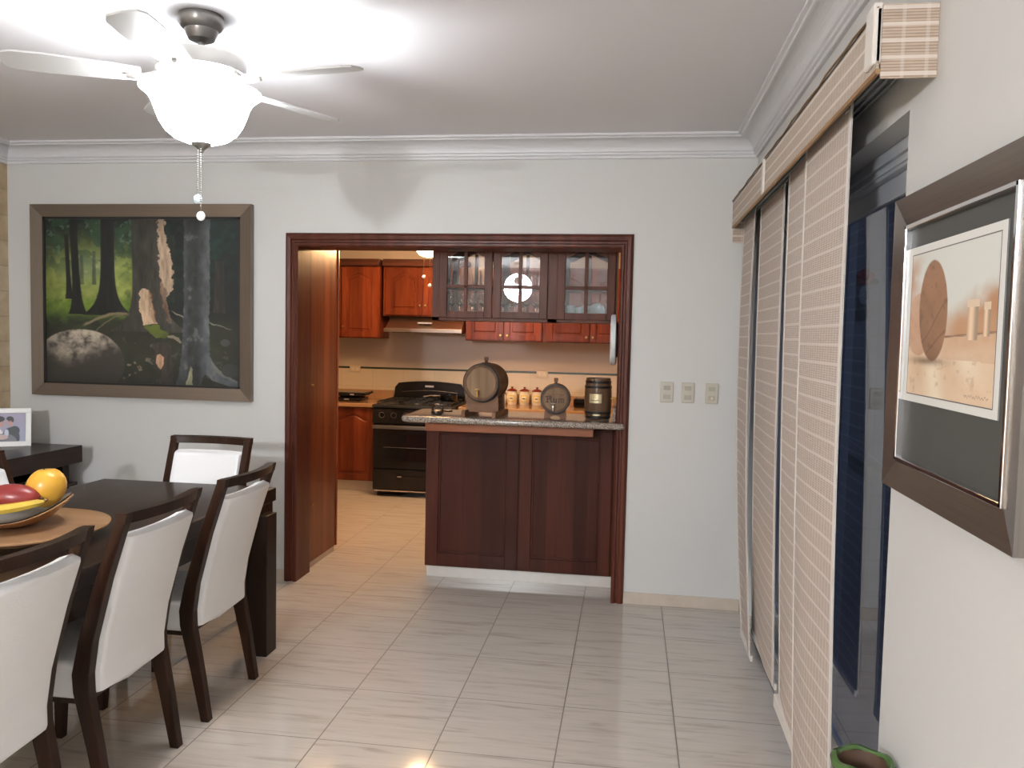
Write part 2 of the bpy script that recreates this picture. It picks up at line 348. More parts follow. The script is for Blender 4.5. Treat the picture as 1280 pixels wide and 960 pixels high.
ORG = {}
def link(name, bm, mat, parent=None, smooth=False, org=None):
    bmesh.ops.recalc_face_normals(bm, faces=bm.faces[:])
    if parent is not None: org = ORG[parent.name]
    elif org is None:
        xs = [v.co for v in bm.verts]
        org = Vector(((min(v.x for v in xs) + max(v.x for v in xs)) / 2, (min(v.y for v in xs) + max(v.y for v in xs)) / 2, min(v.z for v in xs)))
    org = Vector(org)
    for v in bm.verts: v.co -= org
    if smooth:
        for f in bm.faces: f.smooth = True
    me = bpy.data.meshes.new(name); bm.to_mesh(me); bm.free(); me.materials.append(mat)
    if smooth:
        try: me.set_sharp_from_angle(angle=math.radians(40))
        except Exception: pass
    o = bpy.data.objects.new(name, me); COL.objects.link(o)
    if parent is not None: o.parent = parent
    else: o.location = org
    ORG[o.name] = org
    return o
def thing(name, label, cat, loc, group=None):
    o = bpy.data.objects.new(name, None); COL.objects.link(o); o.empty_display_size = .1
    o.location = loc; o['label'] = label; o['category'] = cat
    if group: o['group'] = group
    ORG[o.name] = Vector(loc)
    return o
def tag(o, label, cat, group=None):
    o['label'] = label; o['category'] = cat
    if group: o['group'] = group
    return o
def struct(name, bm, mat, smooth=False, parent=None):
    o = link(name, bm, mat, parent, smooth, org=None if parent else (0, 0, 0)); o['kind'] = 'structure' if parent is None else None
    if parent is not None: del o['kind']
    return o
def dup(root, loc, rotz=0, label=None, group=None):
    def cp(o, par):
        c = o.copy(); COL.objects.link(c)
        if par is not None: c.parent = par
        for ch in [x for x in kids.get(o.name, [])]: cp(ch, c)
        return c
    kids = {}
    for x in list(bpy.data.objects):
        if x.parent is not None: kids.setdefault(x.parent.name, []).append(x)
    r = cp(root, None); r.location = loc; r.rotation_euler = (0, 0, rotz)
    if label: r['label'] = label
    if group: r['group'] = group
    return r

# ================================================================= ROOM SHELL
SXR = 2.9    # patio far side
def shell():
    bm = new(); box(bm, LW - .2, RW + .2, REAR - .2, KY + .2, -.1, 0); struct('floor', bm, M['floor'])
    bm = new(); box(bm, LW - .2, RW + .2, REAR - .2, D + .2, CZ, CZ + .1); struct('ceiling', bm, M['ceil'])
    bm = new()
    a, b, c = XL - .045, XR + .045, ZT + .045
    prism(bm, [(LW - .2, 0), (a, 0), (a, c), (b, c), (b, 0), (RW + .2, 0), (RW + .2, CZ + .05), (LW - .2, CZ + .05)], lambda p, q: (p, D, q), lambda p, q: (p, D + .2, q))
    struct('wall_back', bm, M['wall'])
    bm = new(); box(bm, LW - .2, LW, REAR, D + .2, 0, CZ + .05); struct('wall_left', bm, M['stone'])
    bm = new()
    box(bm, RW, RW + .2, 1.45, 2.19, 0, CZ + .05); box(bm, RW - .012, RW + .2, REAR, 1.45, 0, CZ + .05)
    box(bm, RW, RW + .2, 4.68, D + .2, 0, CZ + .05); box(bm, RW, RW + .2, 2.19, 4.68, 2.13, CZ + .05)
    struct('wall_right', bm, M['wall'])
    bm = new(); box(bm, LW - .2, RW + .2, REAR - .2, REAR, 0, CZ + .05); struct('wall_rear', bm, M['wall'])
    # crown moulding
    prof = [(0, 2.562), (.014, 2.562), (.017, 2.566), (.017, 2.577), (.026, 2.582), (.028, 2.592), (.036, 2.597)]
    for k in range(9):
        a = k / 8; prof.append((.036 + .066 * (1 - math.cos(a * PI / 2)), 2.597 + .058 * math.sin(a * PI / 2)))
    prof += [(.108, 2.657), (.112, 2.664), (.1255, 2.668), (.1255, 2.681), (0, 2.681)]
    bm = new(); sweep(bm, prof, lambda o, z: [(RW - o, REAR, z), (RW - o, D - o, z), (LW + o, D - o, z), (LW + o, REAR, z)])
    struct('trim_1', bm, M['crown'])
    # baseboards
    bm = new(); box(bm, 0.0, RW, D - .012, D, 0, .068, .002); struct('baseboard_back', bm, M['skirt'])
    bm = new(); box(bm, LW, XL - .082, D - .012, D, 0, .068, .002); struct('baseboard_left', bm, M['skirt'])
    bm = new(); box(bm, RW - .012, RW, 4.68, D - .012, 0, .068, .002); box(bm, RW - .012, RW, 1.45, 2.19, 0, .068, .002); struct('baseboard_right', bm, M['skirt'])
    # wooden casing and lining of the opening
    prof = [(0, 0), (0, .016), (.010, .022), (.022, .022), (.028, .012), (.040, .012), (.047, .021), (.066, .024), (.078, .016), (.084, .004), (.084, 0)]
    bm = new(); sweep(bm, prof, lambda o, t: [(XR + o * .88, D - t, 0), (XR + o * .88, D - t, ZT + o), (XL - o, D - t, ZT + o), (XL - o, D - t, 0)])
    box(bm, XR, XR + .045, D, D + .2, 0, ZT); box(bm, XL - .045, XL, D, D + .2, 0, ZT); box(bm, XL - .045, XR + .045, D, D + .2, ZT, ZT + .045)
    struct('trim_2', bm, M['casing'])
    # kitchen
    bm = new(); box(bm, LW - .2, .3, KY, KY + .2, 1.19, 2.75); struct('wall_kitchen_back', bm, M['kwall'])
    bm = new(); box(bm, LW - .2, .3, KY - .006, KY + .2, 0, 1.17); struct('wall_kitchen_tiled', bm, M['ktile'])
    bm = new(); box(bm, LW, .1, KY - .008, KY, 1.17, 1.19); struct('trim_3', bm, M['stripe'])
    bm = new(); box(bm, .1, .3, D + .2, KY, 0, 2.75); struct('wall_kitchen_right', bm, M['kwall'])
    bm = new(); box(bm, LW - .2, LW, D + .2, KY, 0, 2.75); struct('wall_kitchen_left', bm, M['kwall'])
    bm = new(); box(bm, LW - .2, .3, D + .2, KY + .2, 2.62, 2.72); struct('ceiling_kitchen', bm, M['ceil'])
    # patio outside the glass door
    bm = new(); box(bm, RW + .2, SXR, 5.3, 5.5, -.1, 3.2); struct('wall_patio_far', bm, M['patio'])
    bm = new(); box(bm, SXR, SXR + .2, REAR, 5.5, -.1, 3.2); struct('wall_patio_side', bm, M['patioy'])
    bm = new(); box(bm, RW + .2, SXR, REAR, 5.3, -.12, -.02); struct('floor_patio', bm, M['patiofloor'])
shell()

# ---------------------------------------------------------------- sliding glass door (aluminium)
def glass_door():
    bm = new(); x0, x1 = .745, .845
    box(bm, x0, x1, 2.19, 4.68, 2.05, 2.13, .003); box(bm, x0, x1, 2.19, 4.68, 0, .035, .003)
    box(bm, x0, x1, 2.19, 2.225, .035, 2.05); box(bm, x0, x1, 4.645, 4.68, .035, 2.05)
    box(bm, x0 - .012, x0 + .002, 2.19, 4.68, 2.085, 2.095); box(bm, x0 - .008, x0 + .002, 2.19, 4.68, 2.06, 2.066)
    fr = struct('door_1', bm, M['alublue'])
    for (a, b, xc) in ((2.225, 3.32, .785), (3.27, 4.645, .82)):
        bm = new()
        box(bm, xc - .015, xc + .015, a, a + .055, .035, 2.05, .002); box(bm, xc - .015, xc + .015, b - .055, b, .035, 2.05, .002)
        box(bm, xc - .015, xc + .015, a + .055, b - .055, .035, .12, .002); box(bm, xc - .015, xc + .015, a + .055, b - .055, 1.985, 2.05, .002)
        p = link('door_leaf', bm, M['alublue'], fr)
        bm = new(); box(bm, xc - .003, xc + .003, a + .053, b - .053, .118, 1.987); link('glass_pane', bm, M['doorglass'], p)
        if a < 3: bm = new(); box(bm, xc - .028, xc - .014, b - .042, b - .018, .98, 1.14, .003); link('door_handle', bm, M['blackm'], p)
glass_door()

# ================================================================= BLINDS ON THE RIGHT WALL
def blinds():
    t = thing('blind_track', 'grey aluminium multi-rail blind track fixed above the glass sliding door', 'blind track', (.61, 3.4, 2.21))
    for x in (.572, .592, .612, .632):
        bm = new(); box(bm, x - .0065, x + .0065, 2.06, 4.735, 2.215, 2.245, .001); box(bm, x - .0035, x + .0035, 2.06, 4.735, 2.206, 2.216); link('rail', bm, M['alu'], t)
    bm = new(); box(bm, .562, RW - .001, 2.06, 4.735, 2.245, 2.255); link('mounting_plate', bm, M['alu'], t)
    # valance
    t = thing('valance', 'woven reed valance box along the top of the right wall', 'valance', (.54, 3.4, 2.165))
    bm = new(); box(bm, .538, .544, 2.02, 4.73, 2.175, 2.315); 
    box(bm, .538, .60, 2.02, 4.73, 2.309, 2.315)
    link('front_panel', bm, M['valance'], t)
    bm = new(); tube(bm, [(.541, 2.015 + k * .1, 2.172 + .001 * math.sin(k * 1.7)) for k in range(28)], .007, 6); link('bottom_batten', bm, M['batten'], t)
    bm = new(); box(bm, .53, .548, 3.62, 3.66, 2.172, 2.325, .003); o = link('joint_cap', bm, M['hem'], t); o['label'] = 'white cap over the valance joint'
    bm = new()
    pts = []
    for k in range(28): pts.append((.536 + .002 * math.sin(k * 2.3), 2.02 + k * .1, 2.318 + .002 * math.sin(k * 5.1)))
    tube(bm, pts, .0035, 5); link('frayed_edge', bm, M['stem'], t)
    bm = new(); box(bm, .528, .55, 2.02, 2.09, 2.19, 2.33, .006, 3); o = link('end_wrap', bm, M['hem'], t); o['label'] = 'white cloth wrapped round the near end'
    bm = new(); box(bm, .546, .667, 2.012, 2.018, 2.155, 2.32); o = link('near_return', bm, M['blindx'], t); o['label'] = 'square woven reed piece closing the near end'
    bm = new(); box(bm, .543, .666, 4.728, 4.734, 2.09, 2.30); link('far_return', bm, M['blindx'], t)
    # panels: plane x, top (yfar, ynear, z), bottom (yfar, ynear, z)
    P = [(.600, (4.70, 4.29), 2.22, (4.22, 3.86), .07, 'first woven reed blind panel, in the far corner, its foot swept sideways'),
         (.620, (4.24, 3.60), 2.21, (4.05, 3.39), .14, 'second woven reed blind panel from the back wall, between two dark gaps'),
         (.600, (3.40, 2.95), 2.21, (3.20, 2.75), .17, 'third woven reed blind panel, partly behind the nearest one'),
         (.580, (2.985, 2.39), 2.21, (2.79, 2.305), .10, 'nearest and widest woven reed blind panel, beside the bare glass')]
    for i, (x, ty, tz, by, bz, lab) in enumerate(P):
        r = thing('woven_blind', lab, 'blind', (x, (by[0] + by[1]) / 2, bz), 'woven reed blind panels at the glass door')
        nz, ny = 24, 6
        def pt(u, v, dx=0):   # v 0 top..1 bottom
            yf = ty[0] + (by[0] - ty[0]) * (v ** (1.0 if i else 2.6)); yn = ty[1] + (by[1] - ty[1]) * (v ** (1.0 if i else 2.2))
            bow = -.012 * math.sin(v * PI) + (.008 * math.sin(u * 5 + i) * v)
            return Vector((x + bow + dx, yf + (yn - yf) * u, tz + (bz - tz) * v))
        def strip(u0, u1, dx0, dx1, v0=0, v1=1):
            bm = new()
            G = [[[bm.verts.new(pt(u0 + (u1 - u0) * b / ny, v0 + (v1 - v0) * a / nz, dx)) for b in range(ny + 1)] for a in range(nz + 1)] for dx in (dx0, dx1)]
            for g in G:
                for a in range(nz):
                    for b in range(ny): bm.faces.new((g[a][b], g[a + 1][b], g[a + 1][b + 1], g[a][b + 1]))
            A, B = G
            for a in range(nz):
                bm.faces.new((A[a][0], B[a][0], B[a + 1][0], A[a + 1][0])); bm.faces.new((A[a][ny], A[a + 1][ny], B[a + 1][ny], B[a][ny]))
            for b in range(ny):
                bm.faces.new((A[0][b], A[0][b + 1], B[0][b + 1], B[0][b])); bm.faces.new((A[nz][b], B[nz][b], B[nz][b + 1], A[nz][b + 1]))
            return bm
        link('woven_sheet', strip(0, 1, -.001, .001), M['blind'], r, True)
        w = .022 / abs(ty[0] - ty[1])
        link('side_hem', strip(0, w, -.0025, .0025), M['hem'], r, True); link('side_hem', strip(1 - w, 1, -.0025, .0025), M['hem'], r, True)
        bm = new(); p0 = pt(0, 1); p1 = pt(1, 1)
        T, L = frame_to(p0, p1); hgt = .05 if i == 2 else .028
        box(bm, -.5 * hgt, .5 * hgt, -.022 if i == 2 else -.006, .006, 0, L * (.86 if i == 2 else 1), .003, mat=T if False else Matrix.Translation(p0) @ Matrix.Rotation(0, 4, 'X') @ Matrix(((0, 1, 0, 0), (0, 0, -1, 0), (1, 0, 0, 0), (0, 0, 0, 1))))
        link('bottom_bar', bm, M['hem'], r)
        bm = new(); q = pt(.97, 0); box(bm, x - .006, x + .006, q.y - .008, q.y + .008, 2.19, 2.235, .003); o = link('end_carrier', bm, M['alu'], r)
blinds()

# ================================================================= PICTURES
def vnoise(u, v, s, seed):
    rs = np.random.RandomState(seed); g = rs.rand(64, 64)
    x = u * s; y = v * s; xi = np.floor(x).astype(int); yi = np.floor(y).astype(int); fx = x - xi; fy = y - yi
    fx = fx * fx * (3 - 2 * fx); fy = fy * fy * (3 - 2 * fy)
    a = g[xi % 64, yi % 64]; b = g[(xi + 1) % 64, yi % 64]; c = g[xi % 64, (yi + 1) % 64]; d = g[(xi + 1) % 64, (yi + 1) % 64]
    return (a * (1 - fx) + b * fx) * (1 - fy) + (c * (1 - fx) + d * fx) * fy
def fbm(u, v, s, seed, n=4, ax=1.0, ay=1.0):
    o = 0; a = .5; tot = 0
    for k in range(n): o = o + a * vnoise(u * ax, v * ay, s * 2 ** k, seed + k); tot += a; a *= .55
    return o / tot
def sm(x, a, b):
    t = np.clip((x - a) / (b - a), 0, 1); return t * t * (3 - 2 * t)
def over(img, mask, col):
    m = np.clip(mask, 0, 1)[..., None]; col = np.asarray(col, float)
    return img * (1 - m) + col * m
def shade(c, s): return np.asarray(c)[None, None, :] * s[..., None]
def grid_uv(nu, nv):
    u = (np.arange(nu) + .5) / nu; v = (np.arange(nv) + .5) / nv
    return np.meshgrid(u, v)      # v from the top
def painted(name, img, P00, P10, P01, mat, parent, thick):
    """flat painted sheet: corner top-left, top-right, bottom-left; one colour per cell; closed slab behind"""
    nv, nu, _ = img.shape
    A = Vector(P00); U = Vector(P10) - A; V = Vector(P01) - A; n = U.cross(V).normalized()   # n points away from the viewer side
    uu, vv = np.meshgrid(np.linspace(0, 1, nu + 1), np.linspace(0, 1, nv + 1))
    org = ORG[parent.name]
    base = np.array(A - org); co = base + uu[..., None] * np.array(U) + vv[..., None] * np.array(V); co = co.reshape(-1, 3)
    back = np.array([A - org, A + U - org, A + U + V - org, A + V - org]) + np.array(n) * thick
    nn = len(co); co = np.vstack([co, back])
    idx = np.arange(nv)[:, None] * (nu + 1) + np.arange(nu)[None, :]
    f = np.stack([idx, idx + nu + 1, idx + nu + 2, idx + 1], -1).reshape(-1, 4)
    c0, c1, c2, c3 = 0, nu, (nv + 1) * (nu + 1) - 1, nv * (nu + 1)
    top = list(range(0, nu + 1)); right = [nu + k * (nu + 1) for k in range(nv + 1)]
    bot = [nv * (nu + 1) + k for k in range(nu, -1, -1)]; left = [k * (nu + 1) for k in range(nv, -1, -1)]
    faces = f.tolist() + [[nn, nn + 1, nn + 2, nn + 3], top + [nn + 1, nn], right + [nn + 2, nn + 1], bot + [nn + 3, nn + 2], left + [nn, nn + 3]]
    me = bpy.data.meshes.new(name); me.from_pydata(co.tolist(), [], faces); me.update()
    ca = me.color_attributes.new('paint', 'FLOAT_COLOR', 'CORNER')
    tot = len(me.loops); arr = np.full((tot, 4), .2); arr[:, 3] = 1
    arr[:nu * nv * 4, :3] = np.repeat(np.clip(img, 0, 1).reshape(-1, 3), 4, axis=0)
    ca.data.foreach_set('color', arr.astype(np.float32).ravel())
    me.materials.append(mat)
    o = bpy.data.objects.new(name, me); COL.objects.link(o); o.parent = parent; ORG[o.name] = org
    return o

def forest():
    U, V = grid_uv(340, 272)
    img = np.zeros(U.shape + (3,)); n1 = fbm(U, V, 9, 1); n2 = fbm(U, V, 30, 7); n3 = fbm(U, V, 14, 21, 5)
    img[:] = (.006, .010, .010)
    img = over(img, sm(n2, .3, .8) * .7 * sm(V, .75, .1), (.010, .030, .022))
    # glowing clearing
    glow = np.exp(-((U - .25) / .20) ** 2 - ((V - .36) / .17) ** 2) + .8 * np.exp(-((U - .42) / .05) ** 2 - ((V - .38) / .13) ** 2) + .9 * np.exp(-((U - .06) / .09) ** 2 - ((V - .45) / .16) ** 2)
    img = over(img, np.clip(glow * 1.2, 0, 1) * sm(V, .62, .52), np.stack([.12 + .20 * n2, .16 + .20 * n2, .03 + .06 * n2], -1))
    haze = np.exp(-((U - .22) / .12) ** 2 - ((V - .30) / .07) ** 2); img = over(img, haze * .6, (.34, .38, .22))
    # leaf clusters
    leaf = sm(n3, .50, .56) * sm(V, .52, .05); img = over(img, leaf * (U < .48), np.stack([.008 + .03 * n2, .03 + .05 * n2, .018 + .02 * n2], -1))
    l2 = sm(fbm(U, V, 40, 50), .62, .72) * sm(V, .4, .1) * (U < .46); img = over(img, l2 * .6, (.10, .17, .12))
    bush = sm(fbm(U, V, 18, 90), .55, .62) * (U < .45) * sm(V, .35, .5) * sm(V, .62, .5); img = over(img, bush * .7, (.02, .05, .012))
    grass = sm(V, .46, .52) * sm(V, .64, .56) * (U < .46); img = over(img, grass * .85, np.stack([.04 + .14 * n2, .09 + .17 * n2, .01 + .02 * n2], -1))
    rb = (U > .84) * sm(V, .5, 0.0) * n2; img = over(img, rb * .8, (.015, .045, .042))
    # ground
    g = sm(V, .56 - .03 * np.sin(U * 9), .66); img = over(img, g, np.stack([.010 + .022 * n1, .012 + .022 * n1, .008 + .012 * n1], -1))
    speck = sm(fbm(U, V, 34, 33), .63, .72) * sm(V, .7, .8); img = over(img, speck * np.exp(-((U - .47) / .07) ** 2) * 1.0, (.26, .20, .13)); img = over(img, speck * .35, (.10, .10, .09))
    ml = sm(n2, .4, .7) * np.exp(-((U - .12) / .2) ** 2 - ((V - .60) / .05) ** 2); img = over(img, ml * .8, (.05, .09, .015))
    def trunk(cx, w, v0, v1, flare, col, seed, lean=0, fl=7, vis=1.0):
        c = cx + lean * (V - v0); ww = w * .5 + flare * np.exp(-(np.clip(v1 - V, 0, 2)) * fl * 2)
        m = sm(np.abs(U - c), ww + .004, ww - .004) * (V < v1) * (V >= v0 - .001)
        bark = fbm(U, V, 26, seed, 4, 2.2, .45)
        rim = .75 + .5 * sm((U - c) / np.maximum(ww, .01), .2, 1) * .6
        return m * vis, shade(col, (.35 + 1.1 * bark) * rim)
    nonlocal_img = img
    for a in ((.115, .022, .1, .49, .012, (.012, .012, .012), 3, .04), (.26, .016, .2, .40, .004, (.05, .07, .045), 5, 0, 7, .8), (.195, .018, .22, .40, .004, (.045, .065, .045), 6, 0, 7, .7),
              (.15, .04, 0, .58, .03, (.010, .012, .011), 4, .04), (.33, .07, 0, .585, .10, (.011, .013, .013), 8, 0), (.66, .03, .1, .5, .0, (.02, .025, .022), 9), (.90, .045, .25, .56, .01, (.035, .030, .026), 12),
              (.53, .155, 0, .68, .13, (.050, .048, .040), 11, .02)):
        m, c = trunk(*a); nonlocal_img = nonlocal_img * (1 - m[..., None]) + c * m[..., None]
    img = nonlocal_img
    bark = fbm(U, V, 30, 61, 4, 2.5, .5)
    jx = (fbm(U, V, 38, 201, 3) - .5); jy = (fbm(U, V, 38, 211, 3) - .5)
    def poly(pts, jit=.02, soft=2):
        """mask of a polygon given in (X, Y) of the right-hand sketch frame"""
        P = [(.411 + x / 1031, y / 930) for x, y in pts]; m = np.zeros(U.shape)
        for ox, oy in ((-.001, -.001), (.001, .001), (.001, -.001), (-.001, .001)):
            uu = U + jit * jx + ox; vv = V + jit * jy + oy; ins = np.zeros(U.shape, bool); n = len(P)
            for i in range(n):
                x1, y1 = P[i]; x2, y2 = P[(i + 1) % n]
                if y1 == y2: continue
                c = ((y1 > vv) != (y2 > vv)) & (uu < (x2 - x1) * (vv - y1) / (y2 - y1) + x1); ins ^= c
            m += ins * .25
        return m
    pale = shade((.36, .26, .18), .30 + 1.0 * bark)
    img = over(img, poly([(183, 0), (214, 0), (228, 110), (245, 190), (262, 260), (264, 350), (250, 400), (236, 440), (240, 510), (254, 580), (238, 575), (212, 490), (202, 400), (192, 300), (190, 190), (183, 100)], .035), pale * (1.25 - .75 * sm(V, .42, .55))[..., None])
    img = over(img, poly([(190, 330), (232, 400), (236, 500), (250, 580), (228, 560), (205, 470)], .03) * .6, (.10, .05, .03))
    img = over(img, poly([(84, 420), (98, 392), (118, 388), (140, 412), (156, 470), (166, 530), (177, 580), (140, 585), (120, 598), (104, 596), (92, 530)], .02), shade((.58, .41, .27), .35 + .9 * bark))
    img = over(img, poly([(128, 400), (152, 420), (170, 520), (178, 580), (158, 580), (146, 500)], .02) * .6, (.20, .10, .055))
    # roots
    def curve(f, u0, u1, w, col, k=1.0):
        nonlocal img
        d = np.abs(V + .012 * jy - f(U)); img = over(img, sm(d, w, w * .3) * sm(U, u0 - .01, u0 + .02) * sm(U, u1 + .01, u1 - .02) * k, col)
    curve(lambda u: .575 + .9 * np.clip(.36 - u, 0, 1) ** 1.35, .20, .44, .012, (.17, .135, .08))
    curve(lambda u: .585 + 1.3 * np.clip(.38 - u, 0, 1) ** 1.2, .24, .41, .008, (.12, .10, .055), .8)
    curve(lambda u: .555 + .55 * (u - .66), .66, .74, .006, (.26, .22, .16), .8)
    curve(lambda u: .615 + .35 * (u - .84), .84, .96, .005, (.22, .22, .19), .7)
    img = over(img, poly([(108, 606), (172, 578), (205, 610), (236, 645), (225, 668), (150, 655)], .04), np.stack([.035 + .09 * n3, .055 + .10 * n3, .010 + .02 * n2], -1))
    img = over(img, poly([(228, 655), (262, 648), (292, 662), (312, 690), (300, 692), (270, 668), (236, 664)], .01), (.20, .17, .12))
    img = over(img, poly([(158, 700), (215, 690), (258, 730), (262, 930), (185, 930), (168, 820)], .03), shade((.042, .034, .028), .4 + bark))
    img = over(img, poly([(176, 765), (195, 755), (212, 775), (210, 820), (198, 842), (184, 830), (176, 800)], .01), shade((.46, .28, .17), .5 + .7 * bark))
    # grey trunk on the right
    tx = fbm(U, V, 20, 71, 5, 1.6, .9); m = poly([(320, 0), (455, 0), (455, 330), (450, 560), (456, 760), (478, 810), (530, 860), (610, 905), (610, 940), (470, 900), (430, 860), (400, 930), (278, 930), (300, 820), (312, 700), (318, 500)], .012)
    cc = np.clip((U - .725) / .13, 0, 1); col = shade((.078, .088, .092), .30 + 1.0 * tx) * (.45 + 1.0 * sm(cc, .45, .95) + .35 * sm(cc, .2, .0))[..., None]
    img = img * (1 - m[..., None]) + col * m[..., None]
    img = over(img, m * sm(tx, .64, .76) * .35, (.17, .18, .17))
    img = over(img, poly([(356, 818), (366, 835), (366, 925), (328, 925)], .012), shade((.34, .33, .20), .4 + bark))
    img = over(img, poly([(456, 775), (480, 812), (532, 858), (604, 898), (606, 910), (520, 872), (470, 830)], .008) * .8, (.15, .15, .135))
    st = sm(np.hypot((U - .955) / .045, (V - .90) / .04), 1.05, .95); img = over(img, st, (.035, .037, .036))
    st = sm(np.hypot((U - .93) / .025, (V - .735) / .022), 1.05, .9); img = over(img, st, (.06, .065, .06))
    # boulder
    d = np.hypot((U - .185) / .235, (V - .875) / .205); d2 = d + .05 * (n1 - .5)
    lit = sm(V + .3 * np.abs(U - .15) + .10 * (n1 - .5), .93, .72); rk = fbm(U, V, 26, 81, 5)
    img = over(img, sm(d2, 1.01, .98), shade((.34, .29, .23), .10 + (lit * 1.0) * sm(rk, .25, .7)) + .006)
    img = over(img, sm(d2, 1, .97) * sm(rk, .64, .72) * .6 * lit, (.45, .38, .26))
    vg = np.minimum(1, .55 + 3 * np.minimum(np.minimum(U, 1 - U), np.minimum(V, 1 - V)))
    return img * vg[..., None] * 1.15

def picture_left():
    x0, x1, z0, z1 = -3.766, -2.292, 1.107, 2.305
    t = thing('forest_painting', 'large painting of mossy tree trunks and a boulder in a wide bronze frame', 'painting', ((x0 + x1) / 2, D - .02, z0))
    w = .075
    F = {'level': [((x0, z1), (x1, z1), (x1 - w, z1 - w), (x0 + w, z1 - w)), ((x0, z0), (x0 + w, z0 + w), (x1 - w, z0 + w), (x1, z0))],
         'up': [((x0, z0), (x0, z1), (x0 + w, z1 - w), (x0 + w, z0 + w)), ((x1, z0), (x1 - w, z0 + w), (x1 - w, z1 - w), (x1, z1))]}
    for kind, polys in F.items():
        for q in polys:
            bm = new()
            A = [bm.verts.new((a, D - .002, b)) for a, b in q]
            # outer edge proud, inner edge sloping back
            outer = lambda a, b: a in (x0, x1) or b in (z0, z1)
            B = [bm.verts.new((a, D - (.045 if (abs(a - x0) < 1e-6 or abs(a - x1) < 1e-6) and (abs(b - z0) < 1e-6 or abs(b - z1) < 1e-6) else .032), b)) for a, b in q]
            bm.faces.new(A); bm.faces.new(B[::-1])
            for k in range(4): bm.faces.new((A[k], B[k], B[(k + 1) % 4], A[(k + 1) % 4]))
            link('frame_side', bm, M['bronze'] if kind == 'level' else M['bronzev'], t)
    bm = new(); i = w - .001
    for (a, b, c, d) in ((x0 + i, x1 - i, z1 - i - .016, z1 - i), (x0 + i, x1 - i, z0 + i, z0 + i + .016), (x0 + i, x0 + i + .016, z0 + i, z1 - i), (x1 - i - .016, x1 - i, z0 + i, z1 - i)):
        box(bm, a, b, D - .03, D - .004, c, d)
    link('inner_liner', bm, M['blackm'], t)
    j = w + .008
    painted('canvas', forest(), (x0 + j, D - .022, z1 - j), (x1 - j, D - .022, z1 - j), (x0 + j, D - .022, z0 + j), M['paint'], t, .015)
picture_left()

def sepia():
    U, V = grid_uv(170, 150)
    n1 = fbm(U, V, 5, 101); n2 = fbm(U, V, 22, 107)
    img = np.zeros(U.shape + (3,)); img[:] = (.62, .63, .58)
    pap = (.64, .52, .38)
    left = sm(U + .25 * (n1 - .5) + .35 * np.clip(V - .2, -1, .25), .22, .02) * sm(V, .02, .18); img = over(img, left * .9, (.44, .21, .09))
    right = sm(V - .32 * (1 - U) * 1.2 + .25 * (n1 - .5), .22, .42) * sm(U, .40, .62); img = over(img, right * .95, (.42, .20, .09))
    mid = sm(V, .40, .52); img = over(img, mid * .6, (.50, .30, .17))
    # ground
    g = sm(V - .03 * np.sin(U * 4), .60, .68); img = over(img, g, np.stack([.58 + .14 * n1, .40 + .16 * n1, .25 + .15 * n1], -1))
    lp = np.exp(-((U - .36 - .25 * (V - .8)) / .10) ** 2) * g + np.exp(-((U - .75 - .5 * (V - .8)) / .13) ** 2) * g * sm(V, .9, .7); img = over(img, lp * .8, (.78, .68, .52))
    img = over(img, g * sm(n2, .62, .75) * .35, (.38, .2, .1))
    # low wall
    w = (V > .58 - .05 * (U - .5)) * (V < .70 + .02 * U) * sm(U, .40, .46); img = over(img, w * .75, np.stack([.55 + .1 * n2, .36 + .1 * n2, .22 + .1 * n2], -1))
    img = over(img, sm(np.abs(V - (.58 - .05 * (U - .5))), .008, .003) * (U > .45), (.25, .14, .09))
    # two pale pillars
    for c, hw, a, b in ((.745, .05, .40, .60), (.87, .028, .42, .58)):
        m = (np.abs(U - c) < hw) * (V > a) * (V < b); img = over(img, m, shade((.62, .46, .32), .55 + .7 * sm(np.abs(U - c + hw * .3) / hw, 1, 0)))
        img = over(img, (np.abs(U - c) < hw * 1.1) * (np.abs(V - a) < .018), (.66, .52, .38))
    # back wheel and front wheel of stone
    m = sm(np.hypot((U - .17) / .17, (V - .50) / .20), 1.02, .96); img = over(img, m * .85, np.stack([.42 + .15 * n2, .24 + .1 * n2, .14 + .08 * n2], -1))
    m = sm(np.hypot((U - .325 - .05 * (V - .4)) / .165, (V - .42) / .31), 1.02, .97); img = over(img, m, np.stack([.20 + .20 * n1, .105 + .11 * n1, .06 + .06 * n1], -1))
    for a, b, c in ((.5, .9, .02), (-.4, .5, .015), (.2, .62, .012)): img = over(img, m * sm(np.abs(V - b + a * (U - .3) * -.6 - .1 * np.sin(U * 9)), c, c * .3) * .5, (.12, .06, .04))
    img = over(img, m * sm(n2, .6, .72) * .4, (.10, .05, .03))
    sh = np.exp(-((U - .28) / .2) ** 2 - ((V - .73) / .025) ** 2); img = over(img, sh * .8, (.14, .07, .04))
    # scribbled signature
    sg = sm(np.abs(V - .905 - .006 * np.sin(U * 260) - .004 * np.sin(U * 97)), .005, .001) * (U > .70) * (U < .92); img = over(img, sg * .7, (.2, .1, .06))
    # border: thin dark rule then white margin
    e = np.minimum(np.minimum(U * 1.13, (1 - U) * 1.13), np.minimum(V, 1 - V))
    img = over(img, (e < .052), (.10, .09, .08)); img = over(img, (e < .046), (.66, .655, .62))
    return img
